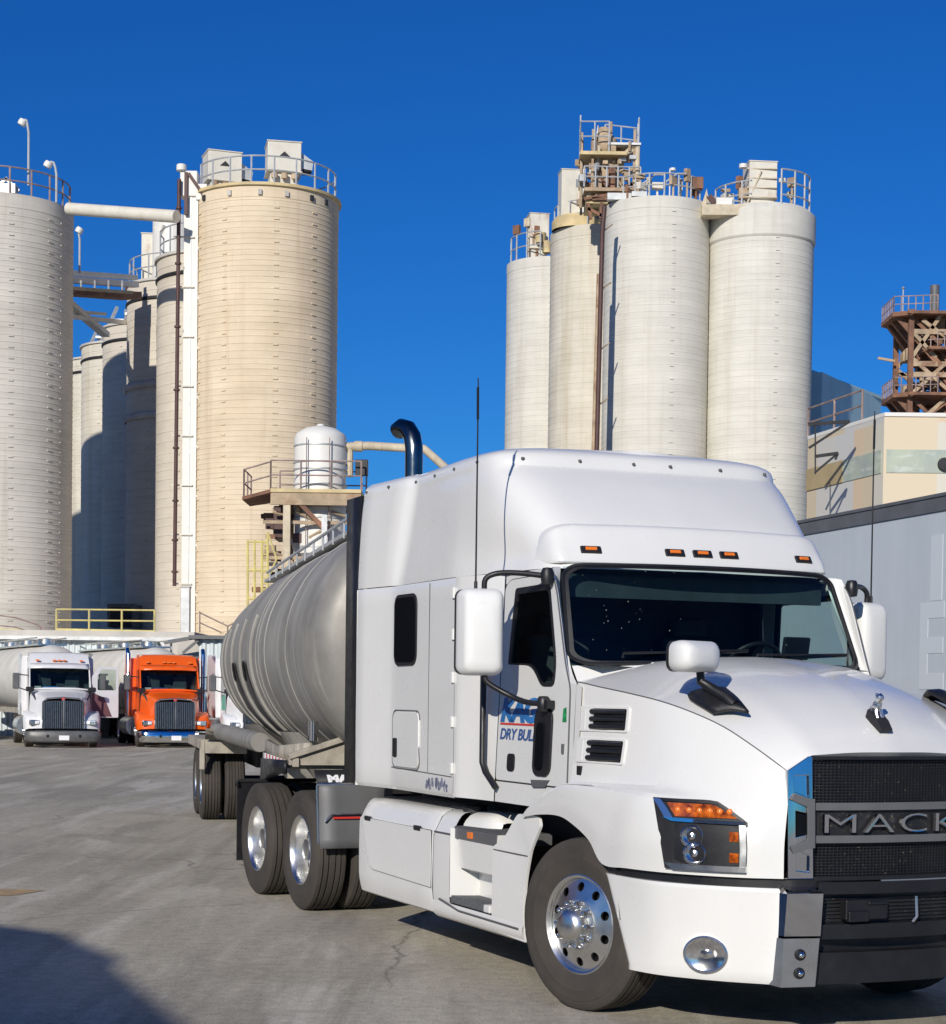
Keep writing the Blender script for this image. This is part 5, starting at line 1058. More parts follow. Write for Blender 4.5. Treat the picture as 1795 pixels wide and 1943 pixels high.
def ring_rail(o, R, z, h, a0, a1, m='railrust', n=14, r=.035, name='railing', rails=(.5, 1)):
    mb = MB(); A_ = [rad(a0+(a1-a0)*i/n) for i in range(n+1)]
    for k in rails: mb.tube([(R*math.cos(a), R*math.sin(a), z+h*k) for a in A_], r, 6)
    for a in A_[::2]: mb.tube([(R*math.cos(a), R*math.sin(a), z), (R*math.cos(a), R*math.sin(a), z+h)], r*1.2, 6)
    return mb.build(name, m, o)
def rail(o, pts, h, m='railrust', r=.03, step=1.6, name='railing', rails=(.5, 1)):
    mb = MB(); P = [Vector(p) for p in pts]
    for k in rails: mb.tube([p+Vector((0, 0, h*k)) for p in P], r, 6)
    for i in range(len(P)-1):
        d = P[i+1]-P[i]; k = max(1, round(d.length/step))
        for j in range(k+1): q = P[i]+d*j/k; mb.tube([q, q+Vector((0, 0, h))], r*1.2, 6)
    return mb.build(name, m, o)
zof = lambda px, py, Y: at(px, py, Y).z
xof = lambda px, py, Y: at(px, py, Y).x
def lugs(x, y, degs): a = math.atan2(-y, -x); return [a+rad(d) for d in degs]
# tan silo
YT = 83; HT = zof(505, 383, YT); xT = xof(505, 380, YT)
tan = silo('silo', 'tan ribbed silo with two white vent housings and a yellow rim on top', xT, YT, 3.17, HT, 'tan', lug_az=lugs(xT, YT, (-62, -33, 8, 40)), rim='rimtan', n=96)
ring_rail(tan, 3.05, HT, 1.15, -150, 50, 'galv', 22)
def vent_box(o, x, y, z, w, d, h, rz=0, leg=.55, hood=True, m='paint_steel', name='vent_housing'):
    mm = Matrix.Translation((x, y, z)) @ Matrix.Rotation(rz, 4, 'Z')
    b_ = MB().box(-w/2, w/2, -d/2, d/2, leg, leg+h, mm).box(-w/2-.04, w/2+.04, -d/2-.04, d/2+.04, leg+h, leg+h+.06, mm).box(-w/2-.05, w/2+.05, -d/2-.05, d/2+.05, leg*.96, leg*1.04, mm)
    v = b_.build(name, m, o, smooth=0, bevel=.03)
    MB().box(-w*.42, w*.42, -d*.42, d*.42, 0, leg, mm).build('base', m, v, smooth=0)
    if hood:
        MB().add([(w/2, -d*.3, leg+h*.75), (w/2, d*.3, leg+h*.75), (w/2, d*.3, leg+h*.2), (w/2, -d*.3, leg+h*.2), (w/2+.55, -d*.3, leg+h*.45), (w/2+.55, d*.3, leg+h*.45), (w/2+.5, d*.3, leg+h*.15), (w/2+.5, -d*.3, leg+h*.15)], [(0, 1, 5, 4), (4, 5, 6, 7), (0, 4, 7, 3), (1, 2, 6, 5), (2, 3, 7, 6)], mm).build('hood', 'galv', v, smooth=0)
        MB().box(w/2+.12, w/2+.5, -d*.26, d*.26, leg+h*.12, leg+h*.5, mm).build('opening', 'opening', v, smooth=0)
        MB().add([(-.25, -d/2-.01, leg+h*.5), (.25, -d/2-.01, leg+h*.5), (0, -d/2-.01, leg+h*.68)], [(0, 1, 2)], mm).build('vent_hole', 'opening', v, smooth=0)
        for k in (-.3, 0, .3): MB().lathe([(.0, -.1), (.14, -.1), (.14, .12), (0, .14)], 10, mm @ Matrix.Translation((k*w, -d/2-.08, leg*.75))).build('valve', 'rustlight', v)
    return v
vent_box(tan, xof(540, 300, 83)-xT, -.6, HT+.05, 1.45, 1.3, 1.25, .2, .95)
vent_box(tan, xof(424, 300, 84)-xT, .6, HT+.05, 1.5, 1.3, 1.25, .35, .85)
for dx in (-2.4, -1.2, .1, 1.2, 2.2, 2.75):
    yy = -math.sqrt(max(.1, 3.17**2-dx**2)); MB().cbox((dx, yy-.05, HT-.42), (.16, .14, .22), rz=math.atan2(yy, dx)+PI/2).build('roof_bracket', 'opening' if abs(dx) > 1.3 else 'concrete', tan, smooth=0)
# left silo at the frame edge
YL = 84.5; HL = zof(-5, 400, YL); xL = xof(-5, 400, YL)
L1 = silo('silo', 'large pale grey silo at the left edge with lamp posts on its roof', xL, YL, 3.33, HL, 'grey1', lug_az=lugs(xL, YL, (10, 42, 56)), n=96)
ring_rail(L1, 3.2, HL, 1.15, -170, 20, 'railrust', 22)
MB().cbox((1.0, -2.6, HL+.25), (1.0, .6, .4)).cbox((.2, -2.7, HL+.3), (.35, .4, .5)).beam((.4, -2.6, HL+.2), (1.1, -2.6, HL+.75), .12).beam((1.6, -2.6, HL+.2), (1.0, -2.6, HL+.75), .12).build('hatch_frame', 'galv', L1, smooth=0)
mh = empty('added_shade_block', (-36.5, 87, 0)); tag(mh, 'tall pale unseen block added left of the left silo to shade the rear silos', 'building')  # unseen block added beyond the frame to throw shade on the rear row
MB().box(-9.6, 9.6, -5, 5, 0, 29.4).build('wall', 'concrete', mh, smooth=0); MB().box(-9.8, 9.8, -5.2, 5.2, 29.4, 29.7).build('roof', 'concrete', mh, smooth=0)
def lamp(px, pyb, pyt, Y, hx, label):
    b_ = at(px, pyb, Y); zt_ = zof(px, pyt, Y); o = empty('roof_lamp', b_); tag(o, label, 'lamp post', 'lamp posts on the silo roofs'); h = zt_-b_.z
    MB().tube([(0, 0, 0), (0, 0, h-.55), (-.05, 0, h-.25), (hx*.35, 0, h-.04), (hx*.75, 0, h)], .055, 8).build('post', 'galv', o)
    MB().lathe([(0, .13), (.16, .10), (.19, -.02), (.17, -.16), (0, -.18)], 14, Matrix.Translation((hx, 0, h-.1)) @ Matrix.Rotation(.5 if hx < 0 else 0, 4, 'Y')).build('lamp_head', 'whitesteel', o)
    return o
lamp(54, 352, 227, 82.2, -.26, 'tall curved lamp post on the pale left silo, nearer the picture edge')
lamp(107, 384, 307, 83.0, -.36, 'shorter curved lamp post standing at the rim of the pale left silo')
o = lamp(151, 518, 432, 90, -.01, 'straight lamp post on the bridge between the silos')
# rear row of silos between them
row = [(333, 443, 94, 3.15, 'pale', 'cream silo partly hidden behind the tan silo and the white elevator column'), (0, 0, 0, 0, 0, 0)]
rear = [(300, 500, 89.5, 'pale', 'cream silo just left of the tan silo behind the brown downpipe'),
        (243, 549, 100.5, 'pale', 'cream silo with a cylindrical filter at its roof, half in shade'),
        (197, 628, 113, 'pale', 'shaded cream silo behind the bridge, third in the rear row'),
        (157, 662, 121, 'yellowish', 'weathered cream silo with streaked upper band in the rear row'),
        (128, 690, 130, 'yellowish', 'farthest cream silo of the rear row, seen against the pale left silo')]
RS = []
for px, py, Y, m_, lb in rear:
    H_ = zof(px, py, Y); x_ = xof(px, py, Y)+3.12; o = silo('silo', lb, x_, Y, 3.12, H_, m_, n=64, hoop=.42, lug_az=lugs(x_, Y, (-40,)), rim='concrete', group='rear row of silos')
    MB().lathe([(3.14, H_-1.1), (3.2, H_-1.05), (3.2, H_-.95), (3.14, H_-.9)], 64).build('band', 'steel_dark', o); RS.append((o, x_, Y, H_))
o, x_, Y, H_ = RS[0]; ring_rail(o, 3.0, H_, 1.3, -190, -60, 'galv', 10); MB().cbox((-1.1, -2.2, H_+.6), (.7, .5, 1.1)).build('vent_housing', 'whitesteel', o, smooth=0)
o, x_, Y, H_ = RS[1]; ring_rail(o, 3.0, H_, 1.3, -200, -70, 'galv', 10)
f_ = MB().lathe([(1.05, .2), (1.05, 3.3), (.8, 3.6), (0, 3.7)], 28, Matrix.Translation((-.6, -1.0, H_))).build('filter_drum', 'whitesteel', o); MB().beam((-1.62, -1.1, H_+.4), (-.9, -2.1, H_+2.9), .12).beam((-1.5, -1.6, H_+2.9), (.4, -1.3, H_+.6), .12).build('stair_stringer', 'paint_steel', f_)
vent_box(o, -2.0, -.2, H_, .7, .8, 2.5, .1, .3, False, 'paint_steel', 'vent_housing')
for k in (2, 3, 4):
    o, x_, Y, H_ = RS[k]
    fr_ = MB(); 
    for (dx, dy) in ((-1.8, -1.2), (0.2, -1.6), (1.4, -.4), (-.6, .6)): fr_.beam((dx, dy, H_), (dx*.35-.2, dy*.4, H_+2.6), .18)
    fr_.box(-1.6, 1.2, -1.4, .8, H_+.7, H_+.85).box(-1.0, .5, -1.0, .4, H_+1.6, H_+1.75)
    fr_.build('roof_frame', 'galv', o, smooth=0)
    MB().lathe([(.75, 0), (.75, 1.5), (.15, 2.6), (0, 2.6)], 18, Matrix.Translation((.7, -.6, H_))).build('hopper', 'galv', o)
o, x_, Y, H_ = RS[1]
MB().lathe([(3.2, H_-5.6), (3.28, H_-5.5), (3.28, H_-5.35), (3.2, H_-5.25)], 64).lathe([(3.2, H_-7.2), (3.28, H_-7.1), (3.28, H_-6.95), (3.2, H_-6.85)], 64).build('band', 'concrete', o)
# elevator column, downpipe and clamps beside the tan silo
el = empty('bucket_elevator', at(358, 1215, 81.5)); tag(el, 'tall white elevator leg standing against the tan silo', 'elevator')
b_ = at(358, 1215, 81.5); hE = zof(362, 372, 81.5)-b_.z
MB().box(-.30, .30, -.25, .25, 0, hE).build('casing', 'whitesteel', el, smooth=0)
MB().box(-.02, .02, -.275, -.25, 1.0, hE).build('casing_joint', 'galv', el, smooth=0)
for k in range(1, 9): MB().cbox((.36, -.1, hE*k/9), (.3, .18, .12)).beam((.3, -.22, hE*k/9-.1), (.75, -.22, hE*k/9-.8), .07).cbox((-.3, -.3, hE*k/9+.3), (.9, .08, .06)).build('clamp', 'paint_steel', el, smooth=0)
MB().cbox((-.1, 0, hE+.45), (.75, .7, 1.1)).cbox((.45, -.1, hE+.1), (.5, .5, .7)).lathe([(0, 0), (.22, .02), (.22, .3), (0, .35)], 12, Matrix.Translation((-.42, -.3, hE+.95))).build('head', 'whitesteel', el, bevel=.05)
MB().beam((-.2, -.4, hE+.9), (-.2, -.4, hE-.9), .14).beam((-.1, -.4, hE+.85), (.75, -.4, hE-.35), .14).build('head_brace', 'brownpipe', el, smooth=0)
dp = MB().tube([at(340, 340, 81), at(336, 700, 81), at(331, 1112, 81)], .085, 10)
for py in (395, 500, 620, 740, 850, 950, 1025, 1085): p = at(340-(py-340)*.0117, py, 81); dp.lathe([(.14, -.04), (.14, .04)], 10, Matrix.Translation(p), True, True)
tag(dp.build('downpipe', 'brownpipe'), 'dark brown vertical pipe running down beside the white elevator leg', 'pipe')
tag(MB().tube([at(130, 396, 83), at(335, 411, 80)], .27, 12).build('conveyor_tube', 'paint_steel'), 'rust streaked white conveyor tube spanning from the left silo to the elevator', 'conveyor')
br = empty('silo_bridge', at(190, 545, 93)); tag(br, 'rusty walkway bridge joining the left silo and the rear row', 'bridge'); o0 = at(190, 545, 93)
rel = lambda px, py, Y: at(px, py, Y)-o0
MB().beam(rel(120, 517, 91), rel(258, 527, 97), .2, .25).beam(rel(120, 530, 91), rel(258, 540, 97), .35, .3).build('upper_girder', 'paint_steel', br, smooth=0)
MB().beam(rel(120, 552, 91), rel(250, 562, 97), 1.2, .35).build('deck', 'rust', br, smooth=0)
MB().beam(rel(125, 546, 89), rel(250, 555, 95), .15, .15).build('deck_edge', 'rimtan', br, smooth=0)
rr_ = MB()
for t in range(5): rr_.tube([rel(128+t*26, 552, 91+t), rel(128+t*26, 532, 91+t)], .05, 6)
rr_.build('posts', 'galv', br)
MB().beam(rel(130, 575, 92), rel(200, 635, 100), .45, .25).beam(rel(128, 600, 93), rel(240, 612, 100), .22, .22).beam(rel(128, 590, 93), rel(200, 596, 97), .15, .15).build('inclined_chute', 'whitesteel', br, smooth=0)

# ------------------------------------------------------------------ right hand silo group
right = [(962, 505, 118, 'white3', 'farthest left chalky silo of the right group with a small vent housing on top'),
         (1045, 447, 110, 'yellowish', 'second silo of the right group, yellowed, behind the dark vertical pipe'),
         (1148, 396, 103, 'white3', 'tall chalky silo at the centre of the right group with rails on its roof'),
         (1345, 417, 103, 'white3', 'rightmost chalky silo with a square cream stair head on its roof')]
RG = []
for k, (px, py, Y, m_, lb) in enumerate(right):
    H_ = zof(px, py, Y); R_ = 98.5/3557*103*(1.0 if k > 1 else 1.02); x_ = xof(px, py, Y)+R_; cx_ = x_
    o = silo('silo', lb, x_, Y, R_, H_, m_, n=80, hoop=.34, hr=.006, lug_az=lugs(x_, Y, (18,)), group='right group of silos'); RG.append((o, x_, Y, H_, R_))
o, x_, Y, H_, R_ = RG[3]; MB().lathe([(R_+.02, H_-1.5), (R_+.09, H_-1.4), (R_+.09, H_), (R_-.3, H_+.35), (0, H_+.5)], 64).build('cap', 'white3', o, smooth=30)
vent_box(o, -.35, -1.6, H_+.1, 1.5, 1.5, 1.9, .1, .5, False, 'paint_steel', 'stair_head')
rb = MB()
for z in (.6, 1.1, 1.6, 2.1): rb.box(-1.15, .45, -2.42, -2.36, H_+z, H_+z+.06)
rb.beam((-1.2, -2.3, H_+.1), (-.4, -2.45, H_+2.0), .08).build('stair_head_ribs', 'cream', o, smooth=0)
ring_rail(o, 2.6, H_+.1, 2.0, -75, 0, 'galv', 8, .045, rails=(.33, .66, 1)); ring_rail(o, 2.6, H_+.1, 1.4, -170, -110, 'galv', 5, .045)
MB().lathe([(0, -.1), (.22, -.08), (.22, .12), (0, .16)], 12, Matrix.Translation((-1.35, -2.3, H_+2.25))).lathe([(0, -.1), (.2, -.08), (.2, .12), (0, .16)], 12, Matrix.Translation((.8, -2.0, H_+1.6))).build('lamp_head', 'whitesteel', o)
o, x_, Y, H_, R_ = RG[2]
ring_rail(o, 2.6, H_+.05, 1.2, -140, -35, 'galv', 12, .04)
hp = MB()
for a0 in (-115, -88):
    a = rad(a0); c_ = Vector((2.5*math.cos(a), 2.5*math.sin(a), H_)); hp.tube([c_, c_+Vector((.1, 0, .8)), c_+Vector((.7, 0, 1.25)), c_+Vector((1.2, 0, 1.25))], .05, 6)
hp.build('ladder_hoops', 'galv', o)
MB().tube([(.4, -2.5, H_), (.4, -2.5, H_+1.5)], .04, 6).lathe([(0, -.08), (.16, -.05), (.16, .08), (0, .1)], 10, Matrix.Translation((.55, -2.5, H_+1.45))).build('lamp', 'whitesteel', o)
MB().cbox((1.9, -1.7, H_+.95), (.72, .5, .62)).build('rusty_box', 'rust', o, bevel=.03); MB().tube([(1.9, -1.7, H_), (1.9, -1.7, H_+.7)], .06, 6).build('box_post', 'rust', o)
MB().cbox((-2.2, -1.6, H_+.2), (1.3, .5, .35)).cbox((-1.2, -2.2, H_+.2), (.8, .4, .25)).build('hatch', 'galv', o, smooth=0)
o, x_, Y, H_, R_ = RG[0]; vent_box(o, -1.05, -1.0, H_+.05, 1.2, 1.3, 2.1, .15, .7, False, 'paint_steel'); ring_rail(o, 2.7, H_, 1.6, -190, -110, 'galv', 8, .04)
MB().lathe([(.28, .2), (.28, .9), (0, 1.0)], 12, Matrix.Translation((-.5, -1.9, H_+.2))).lathe([(.3, 0), (.36, .6), (0, .7)], 12, Matrix.Translation((-.9, -1.9, H_+1.0))).build('valve', 'rimtan', o)
o, x_, Y, H_, R_ = RG[1]; vent_box(o, -1.85, -1.2, H_+.1, 1.25, 1.25, 2.6, .12, .6, False, 'paint_steel'); MB().box(-1.28, -1.05, -1.95, -1.8, H_+.8, H_+3.4).build('duct', 'whitesteel', o, smooth=0)
ring_rail(o, 2.7, H_, 1.5, -185, -60, 'galv', 10, .04); MB().lathe([(1.5, 0), (1.5, .5), (1.3, .75), (0, .8)], 24, Matrix.Translation((-1.4, -1.0, H_))).build('collar', 'rimtan', o)
# walkway between the two right-hand silos
wk_ = empty('silo_walkway', at(1370, 395, 101)); tag(wk_, 'cream walkway with a rusty box bridging the roofs of the two right silos', 'walkway'); o1 = at(1370, 395, 101); rl1 = lambda px, py, Y=101: at(px, py, Y)-o1
MB().beam(rl1(1330, 402), rl1(1412, 402), 1.0, .55).build('deck', 'cream', wk_, smooth=0)
MB().beam(rl1(1358, 385), rl1(1388, 385), .6, .4).build('duct', 'whitesteel', wk_, smooth=0); MB().beam(rl1(1355, 386), rl1(1345, 372), .3, .3).build('brace', 'brownpipe', wk_, smooth=0)
MB().tube([rl1(1340, 372), rl1(1415, 384)], .05, 6).tube([rl1(1340, 384), rl1(1415, 394)], .05, 6).tube([rl1(1392, 395), rl1(1392, 380)], .05, 6).tube([rl1(1412, 397), rl1(1412, 370)], .05, 6).build('railing', 'galv', wk_)
MB().cbox(rl1(1410, 368), (.5, .5, .55)).build('rusty_box', 'rustlight', wk_, bevel=.03)
MB().add([rl1(1332, 388), rl1(1346, 386), rl1(1341, 358)], [(0, 1, 2)]).build('gusset', 'cream', wk_, smooth=0, solid=.2)
for (o, x_, Y, H_, R_), n_, zr_ in zip(RG, (8, 10, 10, 6), (2.4, 2.8, 1.3, 1.6)):
    for k in range(n_):
        a = rad(random.uniform(-165, -20)); d = random.uniform(1.9, 2.6); c_ = (d*math.cos(a), d*math.sin(a), H_+random.uniform(.5, zr_))
        MB().cbox(c_, (random.uniform(.15, .6), random.uniform(.15, .5), random.uniform(.15, .7)), rz=random.random()).cbox((c_[0], c_[1], (H_+c_[2])/2), (.1, .1, c_[2]-H_)).build('roof_fitting', random.choice(['rustlight', 'cream', 'rust', 'paint_steel']), o, smooth=0)
# vertical pipe on the right group with stand-off brackets
vp = MB().tube([at(1147, 392, 99), at(1143, 440, 99), at(1141, 520, 99), at(1132, 870, 99)], .13, 10)
tag(vp.build('downpipe', 'brownpipe'), 'long dark vertical pipe between the yellowed and the tall chalky silos', 'pipe')
vq = MB().tube([at(1136, 520, 99.2), at(1126, 860, 99.2)], .11, 10)
for py in (440, 550, 665, 770): vq.beam(at(1143-(py-440)*.026, py, 99), at(1162-(py-440)*.026, py-14, 99.5), .06)
tag(vq.build('conduit', 'rustlight'), 'rusty beige conduit strapped beside the long dark pipe', 'pipe')
# process tower on top of the right group
tw = empty('process_tower', at(1150, 400, 104)); tag(tw, 'rusty beige equipment tower with railed platforms rising above the right silos', 'tower'); o2 = at(1150, 400, 104); r2 = lambda px, py, Y=104: at(px, py, Y)-o2
S1 = 104/3557
def plat(px0, px1, py, d0, d1, th=.18): a_, b_ = r2(px0, py), r2(px1, py); return MB().box(a_.x, b_.x, d0, d1, a_.z-th, a_.z)
fr_ = MB()
for px, dy in ((1100, -.6), (1120, -1.2), (1198, -1.2), (1208, .6), (1104, .9)): a_ = r2(px, 400); b_ = r2(px+3, 258); fr_.beam((a_.x, dy, a_.z), (b_.x, dy, b_.z), .13)
for px, py0, px1, py1 in ((1175, 310, 1200, 285), (1180, 345, 1203, 325), (1180, 380, 1205, 350), (1180, 345, 1205, 375)): fr_.beam(r2(px, py0)+Vector((0, -1.2, 0)), r2(px1, py1)+Vector((0, -1.2, 0)), .16)
fr_.build('frame', 'rustlight', tw, smooth=0)
plat(1098, 1185, 302, -1.6, 1.2).build('upper_platform', 'rimtan', tw, smooth=0); plat(1105, 1210, 372, -1.8, 1.4).build('lower_platform', 'rustlight', tw, smooth=0); plat(1110, 1150, 385, -1.5, 1.2, .4).build('lower_platform', 'rimtan', tw, smooth=0)
a_ = r2(1153, 402); MB().lathe([(.62, 0), (.62, 2.6), (.55, 2.9), (.4, 3.3)], 20, Matrix.Translation((a_.x, -.3, r2(1150, 395).z))).build('cyclone', 'rustlight', tw)
MB().lathe([(.5, 0), (.72, .3), (.72, .8), (.35, 1.25), (.3, 1.5)], 18, Matrix.Translation((r2(1145, 300).x, -.4, r2(1150, 300).z))).build('hopper', 'rustlight', tw)
MB().cbox((r2(1163, 285).x, -.6, r2(1163, 285).z), (.55, .6, .3)).cbox((r2(1163, 300).x, -.5, r2(1163, 300).z), (.7, .6, .6)).build('motor', 'rust', tw, bevel=.04)
MB().cbox((r2(1158, 350).x, -1.0, r2(1158, 350).z), (.35, .3, 1.2)).cbox((r2(1132, 350).x, -.9, r2(1132, 350).z), (.2, .3, 1.8)).build('duct', 'rust', tw, smooth=0)
zt_ = r2(1150, 302).z
for (pts, h, st) in (([r2(1098, 302)+Vector((0, -1.5, 0)), r2(1152, 302)+Vector((0, -1.5, 0))], 1.6, .8), ([r2(1098, 302)+Vector((0, -1.5, 0)), r2(1102, 300)+Vector((0, 1.0, 0))], 1.9, 1.0), ([r2(1150, 275)+Vector((0, .8, 0)), r2(1211, 282)+Vector((0, .8, 0)), r2(1208, 285)+Vector((0, -1.3, 0))], 1.35, 1.0), ([r2(1105, 370)+Vector((0, -1.7, 0)), r2(1210, 372)+Vector((0, -1.7, 0))], 1.1, .6)):
    rail(tw, pts, h, 'galv', .04, st)
plat(1150, 1212, 284, -1.4, 1.0, .12).build('top_platform', 'galv', tw, smooth=0)
MB().tube([r2(1134, 300), r2(1134, 255), r2(1135, 238)], [.1, .09, .03], 8).cbox(r2(1134, 262), (.5, .3, .25)).build('mast', 'galv', tw)
MB().tube([r2(1205, 370)+Vector((0, -1.3, 0)), r2(1206, 292)+Vector((0, -1.3, 0)), r2(1190, 300)+Vector((0, -1.3, 0)), r2(1178, 308)+Vector((0, -1, 0))], .14, 8).build('pipe_bend', 'cream', tw)
for k in range(90):
    px = random.uniform(1100, 1210); py = random.uniform(285, 402); d_ = random.uniform(-1.4, .6); c_ = r2(px, py); MB().cbox((c_.x, d_, c_.z), (random.uniform(.1, .55), random.uniform(.1, .4), random.uniform(.1, .6)), rz=random.random()).build('fitting', random.choice(['rustlight', 'rustlight', 'rust', 'cream', 'galv']), tw, smooth=0)
for k in range(16):
    px = random.uniform(1100, 1205); py = random.uniform(280, 395); a_ = r2(px, py)+Vector((0, random.uniform(-1.5, .4), 0)); L_ = random.uniform(.5, 1.6); v_ = random.choice([Vector((0, 0, L_)), Vector((L_, 0, 0)), Vector((L_*.6, 0, L_*.7)), Vector((-L_*.6, 0, L_*.7))])
    MB().tube([a_, a_+v_], random.uniform(.05, .12), 6).build('pipe', random.choice(['rustlight', 'cream', 'rust', 'galv']), tw)
lw = MB()
for px0, py0, px1, py1 in ((1112, 400, 1118, 430), (1138, 398, 1136, 428), (1112, 410, 1140, 425), (1120, 392, 1150, 392), (1105, 392, 1180, 380)): lw.beam(r2(px0, py0)+Vector((0, -1.6, 0)), r2(px1, py1)+Vector((0, -1.6, 0)), .16)
lw.build('lower_frame', 'rust', tw, smooth=0)
# ------------------------------------------------------------------ plant buildings behind the parked trucks
M['corr'] = mat('pale blue corrugated steel', (.60, .66, .67), .55, .1, .1, 1.5, streak=.3, streak_col=(.40, .38, .33), sscale=(3, 3, .2), streak_thr=.58)
def corr_wall(x0, x1, y, z0, z1, pitch=.22, dep=.05):
    pts = []; x = x0; k = 0
    while x < x1:
        pts += [(x, y), (x+pitch*.3, y), (x+pitch*.5, y-dep), (x+pitch*.8, y-dep)]; x += pitch
    return MB().grid([[(px, py, z) for px, py in pts] for z in (z0, z1)])
YW = 74; zl = zof(150, 1214, YW); zu = zof(150, 1197, YW); xl = -32; xr = xof(352, 1210, YW)
dkk = empty('loading_building', (xl, YW, 0)); tag(dkk, 'pale corrugated loading building with a concrete slab roof behind the parked trucks', 'building')
def dB(mb, n_, m_, **k): return xf(mb, Matrix.Translation((-xl, -YW, 0))).build(n_, m_, dkk, **k)
dB(corr_wall(xl, xr, YW, 0, zl), 'wall', 'corr', smooth=0); dB(MB().box(xl, xr+.4, YW-.35, YW+25, zl, zu), 'slab_roof', 'concrete', smooth=0)
dB(MB().box(xl, xr+.4, YW-.42, YW-.35, zl-.02, zl+.12), 'gutter', 'galv', smooth=0)
for px in (318, 333): dB(MB().beam(at(px, 1215, YW-.6), at(px, 1400, YW-.6), .22), 'drain_pipe', 'concrete', smooth=0)
dB(MB().beam(at(306, 1218, YW-.5), at(322, 1238, YW-.5), .12), 'brace', 'galv', smooth=0)
# side block with dark roof edge
sb = empty('side_block', (xof(395, 1300, 72), 72, 0)); tag(sb, 'small corrugated block with a dark roof edge between orange truck and tank trailer', 'building'); sx_ = xof(395, 1300, 72)
x0, x1 = xof(378, 1215, 72)-sx_, xof(560, 1215, 72)-sx_; zr = zof(400, 1213, 72)
MB().grid([[(p[0], p[1], p[2]) for p in r_] for r_ in np.array(corr_wall(x0, x1, 0, 0, zr, .3, .07).v).reshape(2, -1, 3)]).build('wall', 'corr', sb, smooth=0)
MB().box(x0-.35, x1+.2, -.4, 5, zr, zr+.14).build('roof_edge', 'greyguard', sb, smooth=0); MB().beam((x0-.6, -.2, zr-.55), (x0+.1, -.2, zr+.05), .1).beam((x0-1.3, -.2, zr-.15), (x0, -.2, zr+.08), .14).build('eave_brace', 'greyguard', sb, smooth=0)
MB().box(x0-1.0, x0, 1, 5, 0, zr).build('return_wall', 'concrete', sb, smooth=0)
# white column box with grey door beside the tan silo foot
MB().box(-.22, .22, -.05, .05, 0, zof(352, 1115, 76)-zu).build('x', 'galv') if False else None
pb = empty('service_box', at(352, 1205, 76)); tag(pb, 'narrow grey steel cabinet at the foot of the white elevator leg', 'cabinet'); MB().box(-.18, .18, -.2, .2, 0, 1.9).build('cabinet', 'galv', pb, smooth=0, bevel=.02); MB().box(-.2, .2, -.22, .22, 1.9, 1.96).build('cap', 'concrete', pb, smooth=0)
# yellow guard rail on the slab, and grey rail further left
gr_ = MB(); P0 = [at(107, 1197, YW-.2), at(293, 1199, YW-.2)]
rl_ = empty('guard_rail', P0[0]); tag(rl_, 'yellow guard rail along the slab edge above the parked trucks', 'railing'); d_ = P0[1]-P0[0]
hR = zof(107, 1156, YW-.2)-P0[0].z
rail(rl_, [(0, 0, 0), (d_.x, d_.y, d_.z)], hR, 'yellowrail', .035, d_.length/3, 'rails'); MB().beam((0, 0, .04), d_, .06, .12).build('toe_board', 'yellowrail', rl_, smooth=0)
r3 = empty('ramp_rail', at(-20, 1165, YW)); tag(r3, 'thin grey ramp rail curving down onto the slab at the left', 'railing'); q0 = at(-20, 1165, YW)
MB().tube([at(-20, 1165, YW)-q0, at(30, 1172, YW)-q0, at(70, 1185, YW)-q0, at(105, 1203, YW)-q0], .035, 6).tube([at(-20, 1185, YW)-q0, at(30, 1190, YW)-q0, at(60, 1200, YW)-q0], .03, 6).tube([at(77, 1188, YW)-q0, at(77, 1205, YW)-q0], .04, 6).build('rails', 'railrust', r3)
MB().beam(at(-20, 1195, YW)-q0, at(40, 1197, YW)-q0, .08, .14).build('kick_plate', 'yellowrail', r3, smooth=0)
r4 = empty('stair_rail', at(378, 1165, 73)); tag(r4, 'grey stair rail sloping down in front of the tan silo foot', 'railing'); q4 = at(378, 1165, 73)
MB().tube([at(378, 1162, 73)-q4, at(432, 1188, 73)-q4, at(470, 1170, 73)-q4], .035, 6).tube([at(380, 1182, 73)-q4, at(420, 1200, 73)-q4], .03, 6).tube([at(379, 1160, 73)-q4, at(379, 1200, 73)-q4], .03, 6).tube([at(432, 1188, 73)-q4, at(432, 1208, 73)-q4], .03, 6).build('rails', 'railrust', r4)
# machine room between silos, wall coloured dark to stand in for shade
mr = empty('machine_room', at(222, 1190, 96)); tag(mr, 'dark machine room doorway in the shade between the silos', 'building'); q5 = at(222, 1190, 96)
MB().box(-.5, .9, 0, 2, 0, 1.2).build('wall', 'greyguard', mr, smooth=0); MB().box(-.35, .75, -.03, 0, 0, 1.0).build('door', 'opening', mr, smooth=0)
